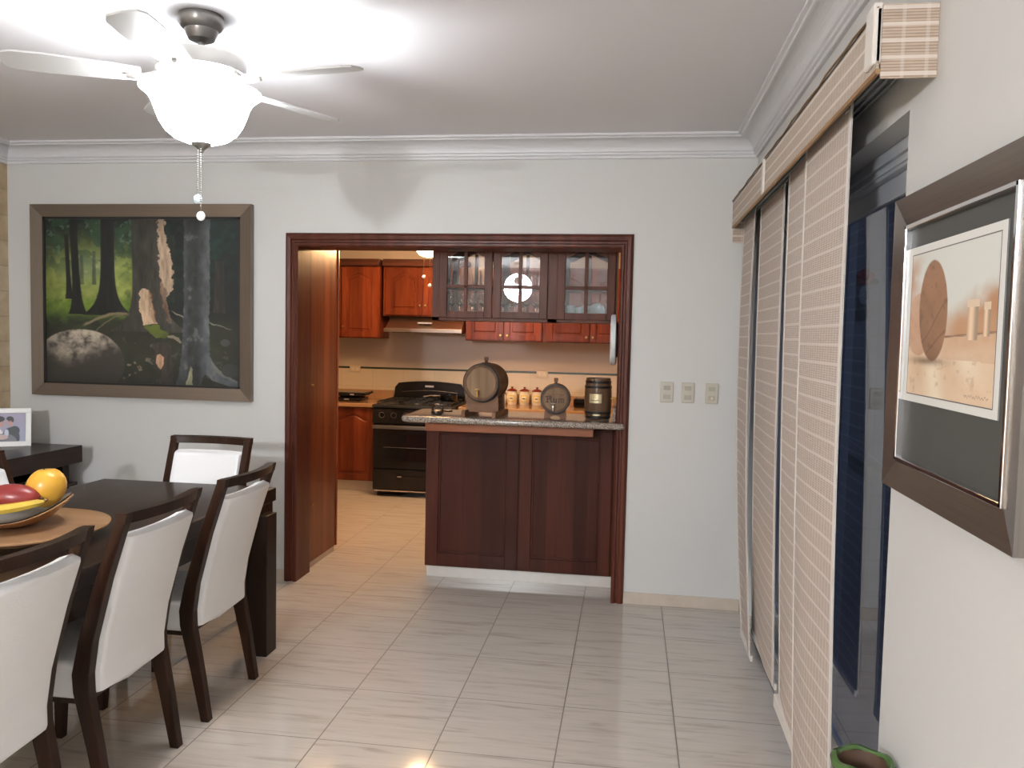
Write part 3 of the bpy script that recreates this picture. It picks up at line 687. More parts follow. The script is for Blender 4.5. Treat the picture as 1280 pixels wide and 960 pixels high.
def picture_right():
    x = RW; yF, yN, z0, z1 = 2.135, 1.425, 1.205, 1.895
    # frame hangs on the right wall; far side yF, near side yN
    t = thing('cobblestone_print', 'sepia print of a standing stone wheel in a wide brushed metal frame', 'framed picture', (x - .02, (yF + yN) / 2, z0))
    w = .068
    quads = [('pewter', ((yF, z1), (yN, z1), (yN + w, z1 - w), (yF - w, z1 - w))), ('pewter', ((yF, z0), (yF - w, z0 + w), (yN + w, z0 + w), (yN, z0))),
             ('pewterv', ((yF, z0), (yF, z1), (yF - w, z1 - w), (yF - w, z0 + w))), ('pewterv', ((yN, z0), (yN + w, z0 + w), (yN + w, z1 - w), (yN, z1)))]
    for mk, q in quads:
        bm = new(); A = [bm.verts.new((x - .014, a, b)) for a, b in q]
        B = [bm.verts.new((x - (.040 if (a in (yF, yN)) and (b in (z0, z1)) else .030), a, b)) for a, b in q]
        bm.faces.new(A); bm.faces.new(B[::-1])
        for k in range(4): bm.faces.new((A[k], B[k], B[(k + 1) % 4], A[(k + 1) % 4]))
        link('frame_side', bm, M[mk], t)
    bm = new(); i = w - .002; s = .011
    for (a, b, c, d) in ((yN + i, yF - i, z1 - i - s, z1 - i), (yN + i, yF - i, z0 + i, z0 + i + s), (yN + i, yN + i + s, z0 + i, z1 - i), (yF - i - s, yF - i, z0 + i, z1 - i)):
        box(bm, x - .036, x - .014, a, b, c, d, .002)
    link('inner_bead', bm, M['chrome'], t)
    bm = new(); box(bm, x - .020, x - .013, yN + i, yF - i, z0 + i, z1 - i); link('mat_board', bm, M['matboard'], t)
    painted('print', sepia(), (x - .0235, 2.058, 1.772), (x - .0235, 1.550, 1.772), (x - .0235, 2.058, 1.418), M['print'], t, .003)
picture_right()

# ================================================================= SWITCHES
def switches():
    for xc, lab, kinds in ((.212, 'beige double wall switch, nearest the kitchen doorway', 'ss'), (.330, 'beige wall switch plate, middle of three', 'sb'), (.463, 'beige wall switch plate, nearest the woven blinds', 'so')):
        t = thing('wall_switch', lab, 'switch', (xc, D, 1.185), 'switches right of the doorway'); z = 1.244
        bm = new(); box(bm, xc - .036, xc + .036, D - .009, D - .0005, z - .058, z + .058, .004, 3); link('cover_plate', bm, M['switch'], t)
        for k, kk in enumerate(kinds):
            zc = z + .025 - k * .052
            bm = new(); box(bm, xc - .019, xc + .019, D - .013, D - .008, zc - .012, zc + .012, .002)
            o = link('rocker', bm, M['switchd'], t)
            if kk == 'o': bm = new(); cyl(bm, (xc, D - .018, zc), (xc, D - .012, zc), .008); link('dimmer_knob', bm, M['ivory'], t)
switches()

# ================================================================= CHAIRS
def chair_proto():
    t = thing('dining_chair', '', 'chair', (0, 0, 0), 'dining chairs round the table')
    hw = .222
    def post(s):
        bm = new(); prof = [(0, 0.0, .034), (-.030, .20, .046), (-.062, .38, .058), (-.064, .44, .060), (-.048, .55, .052), (.005, .75, .044), (.072, .957, .036)]
        rows = []
        for (x, z, d) in prof:
            yo = s * (hw + .006 * z); yi = s * (hw - .036 + .006 * z)
            rows.append([bm.verts.new(p) for p in ((x - d, yi, z), (x, yi, z), (x, yo, z), (x - d, yo, z))])
        for a, b in zip(rows, rows[1:]):
            for k in range(4): bm.faces.new((a[k], a[(k + 1) % 4], b[(k + 1) % 4], b[k]))
        bm.faces.new(rows[0][::-1]); bm.faces.new(rows[-1])
        bevel(bm, bm.edges[:], .0025, 1)
        return bm
    for s in (-1, 1): link('back_post', post(s), M['chairwood'], t)
    def bowx(y): return .028 * (1 - (y / .2) ** 2)
    bm = new(); n = 14; sec = []
    for k in range(n + 1):
        y = -.228 + .456 * k / n; b = bowx(min(.2, abs(y)))
        sec.append([bm.verts.new(p) for p in ((.038 + b, y, .968), (.074 + b, y, .970), (.066 + b, y, .934), (.033 + b, y, .932))])
    for a, b in zip(sec, sec[1:]):
        for k in range(4): bm.faces.new((a[k], a[(k + 1) % 4], b[(k + 1) % 4], b[k]))
    bm.faces.new(sec[0][::-1]); bm.faces.new(sec[-1]); bevel(bm, [e for e in bm.edges if e.calc_face_angle(0) > .6], .003, 1); link('top_rail', bm, M['chairwood'], t)
    # back pad
    def axis(z):
        zz = [.36, .44, .55, .75, .957]; xx = [-.062, -.064, -.048, .005, .072]
        return float(np.interp(z, zz, xx))
    bm = new(); ny, nz = 40, 60; F = []; Bk = []
    for i in range(nz + 1):
        v = i / nz; z = .365 + (.895 - .365) * v; r1 = []; r2 = []
        for j in range(ny + 1):
            u = j / ny * 2 - 1; y = u * .193
            e = min(1, (1 - abs(u)) / .10); ez = min(1, min(v, 1 - v) / .03); e = math.sqrt(max(0, 1 - (1 - e) ** 2)) * math.sqrt(max(0, 1 - (1 - ez) ** 2))
            zc = z - (.02 * (1 - abs(u)) if i == 0 else 0)
            b = bowx(y) * (.4 + .6 * v)
            r1.append(bm.verts.new((axis(z) - .020 + b + .034 * e, y * (1 if 0 < i < nz else .97), zc))); r2.append(bm.verts.new((axis(z) - .022 + b - .036 * e, y * (1 if 0 < i < nz else .97), zc)))
        F.append(r1); Bk.append(r2)
    for G in (F, Bk):
        for i in range(nz):
            for j in range(ny): bm.faces.new((G[i][j], G[i][j + 1], G[i + 1][j + 1], G[i + 1][j]))
    for i in range(nz):
        for j in (0, ny): bm.faces.new((F[i][j], F[i + 1][j], Bk[i + 1][j], Bk[i][j]))
    for j in range(ny):
        for i in (0, nz): bm.faces.new((F[i][j], F[i][j + 1], Bk[i][j + 1], Bk[i][j]))
    pad = link('back_cushion', bm, M['vinyl'], t, True)
    bm = new(); pts = [(axis(.36 + .5 * k / 16) + .008, s, .36 + .5 * k / 16) for s in (0,) for k in range(17)]
    # piping round the pad edge
    P = [(-.180, .368)] + [(-.1935, .385 + k * .060) for k in range(9)] + [(-.190, .888), (-.180, .895)] + [(-.18 + .36 * k / 6, .896) for k in range(1, 6)] + [(.180, .895), (.190, .888)] + [(.1935, .865 - k * .060) for k in range(9)] + [(.180, .368)]
    tube(bm, [(axis(z) - .021 + bowx(y) * (.4 + .6 * (z - .365) / .53), y, z) for y, z in P], .0028, 5); link('piping', bm, M['vinyl'], pad, True)
    # seat
    bm = new(); box(bm, -.505, -.085, -.212, .212, .350, .468, .020, 4)
    for v in bm.verts:
        if v.co.z > .44: v.co.z += .012 * (1 - (v.co.y / .228) ** 2)
    st = link('seat', bm, M['vinyl'], t, True)
    bm = new(); box(bm, -.49, -.10, -.195, .195, .33, .356, .004); link('seat_frame', bm, M['chairwood'], t)
    for s in (-1, 1):
        bm = new(); y0 = s * .205; 
        a = [bm.verts.new((-.485 + dx, y0 + dy, .345)) for dx, dy in ((0, 0), (.045, 0), (.045, -s * .045), (0, -s * .045))]
        b = [bm.verts.new((-.492 + dx, y0 + dy, 0)) for dx, dy in ((0, 0), (.030, 0), (.030, -s * .030), (0, -s * .030))]
        bm.faces.new(a); bm.faces.new(b[::-1])
        for k in range(4): bm.faces.new((a[k], b[k], b[(k + 1) % 4], a[(k + 1) % 4]))
        bevel(bm, bm.edges[:], .002, 1); link('front_leg', bm, M['chairwood'], t)
    return t
c0 = chair_proto()
c0.location = (-1.603, 1.935, 0); c0['label'] = 'nearest white dining chair, cut off by the left edge of the picture'
dup(c0, (-1.606, 2.548, 0), 0, 'white dining chair with full back showing, middle one on the near side')
dup(c0, (-1.600, 3.165, 0), 0, 'white dining chair on the near side, closest to the kitchen doorway')
dup(c0, (-2.213, 4.050, 0), PI / 2, 'white dining chair at the far table end, under the forest painting')
dup(c0, (-2.815, 3.165, 0), PI, 'dining chair on the far long side of the table, behind the fruit bowl')

# ================================================================= TABLE
def table():
    x0, x1, y0, y1 = -2.62, -1.70, 1.62, 3.78
    t = thing('dining_table', 'long espresso brown wooden dining table with thick square legs', 'table', ((x0 + x1) / 2, (y0 + y1) / 2, 0))
    bm = new(); box(bm, x0, x1, y0, y1, .715, .78, .004); link('table_top', bm, M['darky'], t)
    bm = new(); box(bm, x0 + .012, x1 - .012, y0 + .012, y1 - .012, .62, .715, .002); link('apron', bm, M['darky'], t)
    for sx in (0, 1):
        for sy in (0, 1):
            bm = new(); xa = x1 - .075 if sx else x0 - .035; ya = y1 - .18 if sy else y0 + .07
            box(bm, xa, xa + .11, ya, ya + .11, 0, .675, .003); link('leg', bm, M['dark'], t)
table()
def fruit():
    cx, cy = -2.136, 2.61
    t = thing('serving_board', 'round tan wooden board on a low foot under the fruit bowl', 'serving board', (cx, cy, .78))
    bm = new(); lathe(bm, [(0, .812), (.20, .812), (.27, .820), (.291, .829), (.292, .834), (.285, .8365), (.26, .833), (0, .831)], Matrix.Translation((cx, cy, 0)), 56); link('disc', bm, M['boardwood'], t, True)
    bm = new(); lathe(bm, [(0, .7805), (.12, .7805), (.12, .79), (.08, .80), (.08, .8125), (0, .8125)], Matrix.Translation((cx, cy, 0)), 32); link('foot', bm, M['boardwood'], t, True)
    # bowl, boat shaped with raised ends
    bx, by = -2.180, 2.62
    t = thing('fruit_bowl', 'shallow wooden fruit bowl with raised grey-lined end on the round board', 'bowl', (bx, by, .834))
    def bowl(inner):
        bm = new(); n, m = 48, 9; G = []
        for i in range(m + 1):
            f = i / m; row = []
            for k in range(n):
                a = 2 * PI * k / n; r = .055 + (.150 if not inner else .142) * f
                lift = (.036 + .060 * max(0, math.cos(a - .45)) ** 2 + .02 * max(0, -math.cos(a - .45)) ** 2) * f ** 2.0
                row.append(bm.verts.new((bx + r * math.cos(a), by + .92 * r * math.sin(a), .8365 + lift + (.006 if inner else 0))))
            G.append(row)
        for a, b in zip(G, G[1:]):
            for k in range(n): bm.faces.new((a[k], a[(k + 1) % n], b[(k + 1) % n], b[k]))
        bm.faces.new(G[0])
        return bm, G
    bm, G = bowl(False)
    # close the outside shell with a rim strip and a parallel inner wall
    n = 48; top = G[-1]; inn = [bm.verts.new((bx + (v.co.x - bx) * .965, by + (v.co.y - by) * .965, v.co.z + .001)) for v in top]
    for k in range(n): bm.faces.new((top[k], top[(k + 1) % n], inn[(k + 1) % n], inn[k]))
    link('shell', bm, M['bowlwood'], t, True)
    bm, G = bowl(True); o = link('lining', bm, M['bowlgrey'], t, True); o['label'] = 'grey inside of the bowl'
    # fruit
    bm = new(); c = Vector((-2.095, 2.690, .958)); ball(bm, c, .068, (1, 1, 1.08), 28)
    for v in bm.verts: v.co.x += .005 * math.sin((v.co.z - c.z) * 22); v.co.z -= .010 * math.exp(-((v.co.x - c.x) ** 2 + (v.co.y - c.y) ** 2) / .0003) if v.co.z > c.z else 0
    r = thing('yellow_mango', 'big round yellow-orange mango at the right of the bowl', 'fruit', (c.x, c.y, .866)); link('skin', bm, M['papaya'], r, True)
    bm = new(); cyl(bm, (c.x - .004, c.y, c.z + .050), (c.x - .008, c.y, c.z + .068), .004, .003, 8); link('stem', bm, M['stem'], r)
    bm = new(); c = Vector((-2.150, 2.600, .938)); rot = Matrix.Rotation(.35, 4, 'Z') @ Matrix.Rotation(.08, 4, 'Y'); ball(bm, c, .050, (1.75, 1.0, .92), 28, rot)
    r = thing('red_mango', 'glossy dark red mango lying in front of the yellow one', 'fruit', (c.x, c.y, .874)); link('skin', bm, M['mango'], r, True)
    bm = new(); q = c + rot @ Vector((.085, 0, 0)); cyl(bm, q, q + rot @ Vector((.010, 0, .002)), .005, .003, 8); link('stem', bm, M['stem'], r)
    def ban(name, lab, pts, rad):
        bm = new(); P = []
        rr = []
        for k in range(21):
            u = k / 20; a, b, c_ = [Vector(p) for p in pts]; P.append((1 - u) ** 2 * a + 2 * u * (1 - u) * b + u * u * c_)
            rr.append(rad * (.30 + .70 * math.sin(PI * min(1, max(0, .08 + .84 * u))) ** .5) * (.45 if k in (0, 20) else 1))
        tube(bm, P, rr, 6)
        r = thing(name, lab, 'fruit', tuple(P[10]), 'bananas in the fruit bowl'); link('peel', bm, M['banana'], r, True)
        bm = new(); tube(bm, [P[-1], P[-1] + Vector((.010, .006, .008))], .005, 6); link('stalk', bm, M['stem'], r)
    ban('banana', 'long banana along the front rim of the bowl', ((-2.31, 2.47, .912), (-2.16, 2.46, .898), (-2.045, 2.615, .924)), .0185)
    ban('banana', 'banana at the back, mostly hidden behind the mangoes', ((-2.30, 2.70, .905), (-2.22, 2.73, .91), (-2.135, 2.755, .955)), .0165)
fruit()

# ================================================================= SIDEBOARD + PHOTO
def sideboard():
    x0, x1, y0, y1, z1 = LW + .004, -3.35, 2.9, 4.625, .81
    t = thing('sideboard', 'dark espresso console sideboard with thick top against the stone wall', 'sideboard', ((x0 + x1) / 2, (y0 + y1) / 2, 0))
    bm = new(); box(bm, x0, x1, y0, y1, z1 - .105, z1, .003); link('top', bm, M['darky'], t)
    bm = new(); box(bm, x0 + .02, x1 - .055, y1 - .11, y1 - .05, 0, z1 - .105, .002); link('end_panel', bm, M['dark'], t)
    bm = new(); box(bm, x0 + .02, x1 - .055, y0 + .05, y0 + .11, 0, z1 - .105, .002); link('end_panel', bm, M['dark'], t)
    bm = new(); box(bm, x0 + .02, x1 - .10, y0 + .11, y1 - .11, .10, z1 - .17, .002); link('cabinet_body', bm, M['dark'], t)
    bm = new(); box(bm, x0 + .01, x1 - .02, y0 + .04, y1 - .02, z1 - .245, z1 - .225, .002); link('shelf', bm, M['darky'], t)
    for k in range(3):
        a = y0 + .13 + k * .485
        bm = new(); box(bm, x1 - .10, x1 - .082, a, a + .47, .12, z1 - .26, .002); d = link('door', bm, M['dark'], t)
        bm = new(); box(bm, x1 - .082, x1 - .07, a + .42, a + .44, .3, .42, .002); link('door_handle', bm, M['nickel'], d)
    # photo frame
    br = Vector((-3.612, 4.515, z1)); dirn = Vector((-.86, -.51, 0)).normalized(); W, H = .29, .232
    nrm = Vector((-dirn.y, dirn.x, 0)); nrm = nrm if nrm.y < 0 else -nrm
    up = (Vector((0, 0, 1)) - nrm * .13).normalized()
    t = thing('photo_frame', 'white photo frame with a couple in suits on the sideboard', 'photo frame', tuple(br + dirn * W / 2))
    def P(u, v, d=0): return br + dirn * u + up * v + nrm * d
    w = .030
    for (a, b, c, d) in ((0, W, 0, w), (0, W, H - w, H), (0, w, w, H - w), (W - w, W, w, H - w)):
        bm = new(); prism(bm, [(a, c), (b, c), (b, d), (a, d)], lambda u, v: P(u, v, 0), lambda u, v: P(u, v, .014)); bevel(bm, bm.edges[:], .002, 1); link('frame_side', bm, M['whiteframe'], t)
    bm = new(); prism(bm, [(W / 2 - .03, 0.004), (W / 2 + .03, 0.004), (W / 2 + .02, H * .75), (W / 2 - .02, H * .75)], lambda u, v: P(u, v, -.002) - nrm * (.08 * (1 - v / H)), lambda u, v: P(u, v, -.006) - nrm * (.08 * (1 - v / H))); link('easel_back', bm, M['blackm'], t)
    U, V = grid_uv(96, 70); img = np.zeros(U.shape + (3,)); img[:] = (.36, .33, .44); img = over(img, sm(V, .2, 1) * .6 * U, (.36, .40, .55))
    # two people cheek to cheek, right one in a dark jacket
    def el(cx, cy, rx, ry, col, k=1):
        nonlocal img
        img = over(img, sm(np.hypot((U - cx) / rx, (V - cy) / ry), 1.06, .94) * k, col)
    el(.30, .95, .22, .45, (.75, .74, .76)); el(.66, .86, .20, .36, (.050, .055, .065)); el(.74, .62, .12, .16, (.050, .055, .065)); el(.50, 1.02, .30, .3, (.16, .16, .19))
    el(.56, .70, .05, .13, (.55, .58, .66)); el(.44, .84, .16, .09, (.55, .40, .38))
    el(.64, .32, .075, .15, (.50, .30, .27)); el(.635, .20, .08, .08, (.03, .025, .028)); el(.70, .25, .025, .08, (.03, .025, .028))
    el(.44, .34, .075, .15, (.52, .31, .28)); el(.40, .21, .12, .10, (.03, .025, .03)); el(.35, .36, .04, .16, (.03, .025, .03))
    for cx, cy in ((.615, .30), (.665, .30), (.42, .32), (.47, .32)): el(cx, cy, .010, .012, (.05, .03, .03))
    for cx, cy in ((.64, .39), (.445, .41)): el(cx, cy, .025, .012, (.55, .20, .2))
    painted('photograph', img, tuple(P(W - w + .001, H - w + .001, .006)), tuple(P(w - .001, H - w + .001, .006)), tuple(P(W - w + .001, w - .001, .006)), M['print'], t, .006)
sideboard()

# ================================================================= CEILING FAN
def fan(loc, label, grp, warm=False, small=False):
    fx, fy, cz, s = loc
    t = thing('ceiling_fan', label, 'ceiling fan', (fx, fy, cz)); T = Matrix.Translation((fx, fy, cz))
    bm = new(); lathe(bm, [(0, 0), (.078, 0), (.079, -.006), (.078, -.030), (.070, -.045), (.058, -.052), (.056, -.062), (.045, -.085), (.025, -.094), (.0, -.096)], T, 36); link('canopy', bm, M['nickeld'], t, True)
    bm = new(); cyl(bm, (fx, fy, cz - .092), (fx, fy, cz - .145), .012, seg=16); link('downrod', bm, M['nickeld'], t, True)
    bm = new(); lathe(bm, [(0, -.135), (.03, -.137), (.11, -.142), (.152, -.150), (.158, -.158), (.158, -.205), (.145, -.220), (.07, -.226), (.06, -.262), (0, -.262)], T, 40); link('motor_housing', bm, M['nickel'], t, True)
    for k in range(5):
        a = math.radians(63 + 72 * k); R = T @ Matrix.Rotation(a, 4, 'Z')
        bm = new(); out = [(.20, -.042), (.30, -.056), (.50, -.066), (.60, -.062), (.632, -.045), (.640, 0), (.632, .045), (.60, .062), (.50, .066), (.30, .056), (.20, .042)]
        tilt = Matrix.Rotation(math.radians(11), 4, 'X')
        prism(bm, out, lambda x, y: R @ Matrix.Translation((0, 0, -.226)) @ tilt @ Vector((x, y, 0)), lambda x, y: R @ Matrix.Translation((0, 0, -.226)) @ tilt @ Vector((x, y, -.007)))
        b = link('blade', bm, M['blade'], t)
        bm = new(); tube(bm, [R @ Vector(p) for p in ((.125, 0, -.20), (.16, 0, -.226), (.20, 0, -.240), (.25, 0, -.239))], [.012, .010, .014, .010], 8); link('blade_bracket', bm, M['nickel'], b, True)
    # bell shaped glass bowl with flared rim
    prof = [(.030, -.470), (.058, -.466), (.095, -.452), (.125, -.428), (.145, -.398), (.158, -.365), (.168, -.335), (.182, -.310), (.200, -.292), (.212, -.284), (.210, -.280), (.196, -.287), (.176, -.306), (.160, -.334), (.150, -.365), (.136, -.398), (.117, -.424), (.090, -.446), (.056, -.459), (.030, -.463)]
    prof = [(r, z + .014) for r, z in prof]
    bm = new(); lathe(bm, prof, T, 48, closed=True); link('light_bowl', bm, M['kbowllight' if warm else 'bowllight'], t, True)
    bm = new(); cyl(bm, (fx, fy, cz - .262), (fx, fy, cz - .466), .008, seg=10); link('centre_rod', bm, M['nickel'], t, True)
    bm = new(); lathe(bm, [(0, -.491), (.008, -.488), (.010, -.480), (.016, -.474), (.034, -.460), (.036, -.454), (0, -.452)], T, 24); link('finial', bm, M['nickel'], t, True)
    for dx, dy, zb, mt in ((.004, -.012, -.706, 'pendantw'), (-.020, .010, -.640, 'pendant')):
        if small: zb = zb + .02
        bm = new(); z = -.478; cyl(bm, (fx + dx, fy + dy, cz - .455), (fx + dx, fy + dy, cz + zb), .0009, seg=6)
        n = 0
        while z > zb + .02 and n < 26:
            ball(bm, (fx + dx, fy + dy, cz + z), .0030, seg=6); z -= .0082; n += 1
        ch = link('pull_chain', bm, M['nickel'], t, True)
        bm = new(); ball(bm, (fx + dx, fy + dy, cz + zb - .014), .0170, (1, .5, 1), 16); link('chain_bead', bm, M[mt], ch, True)
    return t
M['blade'] = plain('pale_fan_blade', (.50, .49, .48), .35)
FX, FY = -1.577, 2.85
fan((FX, FY, CZ, 1), 'lit ceiling fan with bell glass bowl over the dining table', '')

def hung_lamp(x, y, cz, label, glass):
    zb = 2.172; t = thing('ceiling_light', label, 'ceiling light', (x, y, cz)); T = Matrix.Translation((x, y, 0))
    bm = new(); lathe(bm, [(0, cz), (.07, cz), (.07, cz - .04), (.03, cz - .07), (0, cz - .07)], T, 28); link('canopy', bm, M['nickel'], t, True)
    bm = new(); cyl(bm, (x, y, cz - .06), (x, y, 2.44), .012); link('stem', bm, M['nickel'], t, True)
    bm = new(); lathe(bm, [(0, 2.45), (.05, 2.45), (.06, 2.42), (.06, 2.38), (.05, 2.35), (0, 2.34)], T, 28); link('lamp_body', bm, M['nickel'], t, True)
    bm = new(); lathe(bm, [(0, zb), (.035, zb + .003), (.075, zb + .025), (.105, zb + .065), (.115, zb + .105), (.110, zb + .105), (.100, zb + .068), (.072, zb + .031), (.033, zb + .009), (0, zb + .006)], T, 32); link('glass_bowl', bm, glass, t, True)
    for dx, z1 in ((-.020, 2.02), (.030, 1.95)):
        bm = new(); cyl(bm, (x + dx, y - .05, 2.355), (x + dx, y - .05, z1), .0016, seg=6); ch = link('pull_chain', bm, M['brass'], t)
        bm = new(); ball(bm, (x + dx, y - .05, z1 - .012), .015, (1, .6, 1), 12); link('chain_bead', bm, M['pendant'], ch, True)
hung_lamp(-1.668, 6.6, 2.62, 'warm glowing kitchen ceiling lamp with two pull chains, partly behind the door frame', M['kbowllight'])
hung_lamp(-1.77, -2.7, CZ, 'white ceiling lamp of the living room, seen only mirrored in the middle cabinet glass', M['livinglight'])

# ================================================================= CABINET DOORS
def arch_pts(x0, x1, zs, h, n=16, pad=.0):
    return [(x0 + (x1 - x0) * k / n, zs + h * (.5 + .5 * math.cos(PI * min(1, abs(2 * k / n - 1) / (1 - pad))))) for k in range(n + 1)]
def door_frame(bm, x0, x1, z0, z1, y, th, st, arch, bot=None, top=None):
    """framed door in the XZ plane whose face is at y (towards -Y); arch = rise of the cathedral arch"""
    bot = bot or st; top = top or st
    box(bm, x0, x0 + st, y, y + th, z0, z1, .003, 1); box(bm, x1 - st, x1, y, y + th, z0, z1, .003, 1)
    box(bm, x0 + st, x1 - st, y + .001, y + th, z0, z0 + bot, .002, 1)
    A = arch_pts(x0 + st, x1 - st, z1 - top - arch, arch); poly = [(x0 + st, z1)] + A + [(x1 - st, z1)]
    prism(bm, poly, lambda a, b: (a, y + .001, b), lambda a, b: (a, y + th, b))
def raised_panel(bm, x0, x1, z0, z1, y, th, st, arch, bot=None, top=None):
    bot = bot or st; top = top or st
    A = arch_pts(x0 + st - .003, x1 - st + .003, z1 - top - arch + .003, arch)
    prism(bm, [(x1 - st + .003, z0 + bot - .003), (x0 + st - .003, z0 + bot - .003)] + A, lambda a, b: (a, y + th * .6, b), lambda a, b: (a, y + th * .9, b))
    g = .022; B = arch_pts(x0 + st + g, x1 - st - g, z1 - top - arch - g, arch)
    P0 = [(x1 - st - g, z0 + bot + g), (x0 + st + g, z0 + bot + g)] + B
    cx = (x0 + x1) / 2; cz = (z0 + z1) / 2; k = .93
    prism(bm, P0, lambda a, b: (cx + (a - cx) * k, y + th * .22, cz + (b - cz) * (k + .03)), lambda a, b: (a, y + th * .62, b))
def knob(parent, x, y, z, r=.012):
    bm = new(); T = Matrix.Translation((x, y, z)) @ Matrix.Rotation(PI / 2, 4, 'X'); lathe(bm, [(0, 0), (r * .5, 0), (r * .4, r * .8), (r, r * 1.3), (r * .8, r * 2), (0, r * 2.1)], T, 14); link('knob', bm, M['brass'], parent, True)
def cabinet(name, lab, x0, x1, yf, yb, z0, z1, doors, arch, knobs, grp, st=.055, matn='cab', crown=False):
    t = thing(name, lab, 'cabinet', ((x0 + x1) / 2, (yf + yb) / 2, z0), grp)
    bm = new(); box(bm, x0, x1, yf + .02, yb, z0, z1, .002, 1); link('carcass', bm, M[matn], t)
    if crown:
        bm = new(); box(bm, x0 - .0, x1 + .0, yf - .03, yb, z1, z1 + .035, .004); box(bm, x0, x1, yf - .012, yb, z1 + .035, z1 + .07, .004); o = link('cornice', bm, M['casingx'], t); o['label'] = 'darker cornice board'
    for i, (a, b) in enumerate(doors):
        bm = new(); door_frame(bm, a, b, z0 + .012, z1 - .012, yf, .02, st, arch); d = link('door', bm, M[matn], t)
        bm = new(); raised_panel(bm, a, b, z0 + .012, z1 - .012, yf, .02, st, arch); link('panel', bm, M[matn], d)
        kx, kz = knobs[i]
        if kx is not None: knob(d, kx, yf, kz)
    return t
UY = 7.85
G1 = 'orange-brown wall cabinets on the kitchen back wall'
cabinet('wall_cabinet', 'tall reddish wall cabinet left of the hood', -3.25, -2.47, UY, KY, 1.487, 2.20, [(-3.235, -2.868), (-2.860, -2.492)], .045, [(-2.892, 1.60), (-2.836, 1.60)], G1, crown=True)
cabinet('wall_cabinet', 'short wall cabinet with two arched doors above the hood', -2.435, -1.62, UY, KY, 1.712, 2.20, [(-2.405, -2.035), (-2.025, -1.65)], .05, [(-2.055, 1.82), (-2.0, 1.82)], G1, crown=True)
cabinet('wall_cabinet', 'wall cabinet right of the hood, seen under the glass cabinet', -1.60, -.845, UY, KY, 1.487, 2.20, [(-1.59, -1.225), (-1.215, -.855)], .05, [(-1.25, 1.545), (-1.185, 1.545)], G1)
cabinet('wall_cabinet', 'rightmost wall cabinet, seen under the third glass door', -.84, .06, UY, KY, 1.487, 2.20, [(-.80, -.395), (-.385, .03)], .05, [(-.42, 1.545), (-.36, 1.545)], G1)
# ---- hood
def hood():
    t = thing('range_hood', 'slim brushed steel range hood over the stove', 'range hood', (-1.98, 7.85, 1.56))
    bm = new(); prism(bm, [(7.70, 1.56), (7.70, 1.585), (7.76, 1.625), (7.90, 1.712), (KY - .01, 1.712), (KY - .01, 1.56)], lambda a, b: (-2.36, a, b), lambda a, b: (-1.61, a, b)); link('shell', bm, M['steel'], t)
    bm = new(); box(bm, -2.37, -1.60, 7.685, 7.702, 1.556, 1.592, .002); link('front_lip', bm, M['steel'], t)
    bm = new(); box(bm, -2.30, -1.67, 7.74, 8.14, 1.552, 1.561); link('filter', bm, M['blackm'], t)
    bm = new(); box(bm, -2.05, -1.91, 7.74, 7.78, 1.64, 1.655, .002); link('control_button', bm, M['logo'], t)
hood()
# ---- lower kitchen
def lower():
    cabinet('base_cabinet', 'dark reddish base cabinet left of the stove', -3.30, -2.415, 7.62, KY - .0065, .10, .825, [(-3.29, -2.87), (-2.86, -2.43)], .05, [(None, 0), (None, 0)], 'base cabinets on the kitchen back wall')
    cabinet('base_cabinet', 'base cabinet right of the stove behind the bar', -1.59, .06, 7.62, KY - .0065, .10, .825, [(-1.58, -1.17), (-1.16, -.75), (-.74, -.34), (-.33, .05)], .05, [(-1.2, .75), (-1.13, .75), (-.37, .75), (-.3, .75)], 'base cabinets on the kitchen back wall')
    for a, b in ((-3.30, -2.415), (-1.59, .06)):
        bm = new(); box(bm, a, b, 7.665, 7.68, .0, .10); struct('baseboard_kitchen', bm, M['skirt'])
    for a, b, lab in ((-3.32, -2.405, 'brown polished worktop left of the stove'), (-1.60, .10, 'brown polished worktop right of the stove under the jars')):
        bm = new(); box(bm, a, b, 7.58, KY - .006, .825, .862, .008, 3); o = link('worktop', bm, M['kcounter']); tag(o, lab, 'worktop')
        bm = new(); box(bm, a, b, KY - .026, KY - .008, .862, .955, .002); p = link('upstand', bm, M['kcounter'], o)
lower()
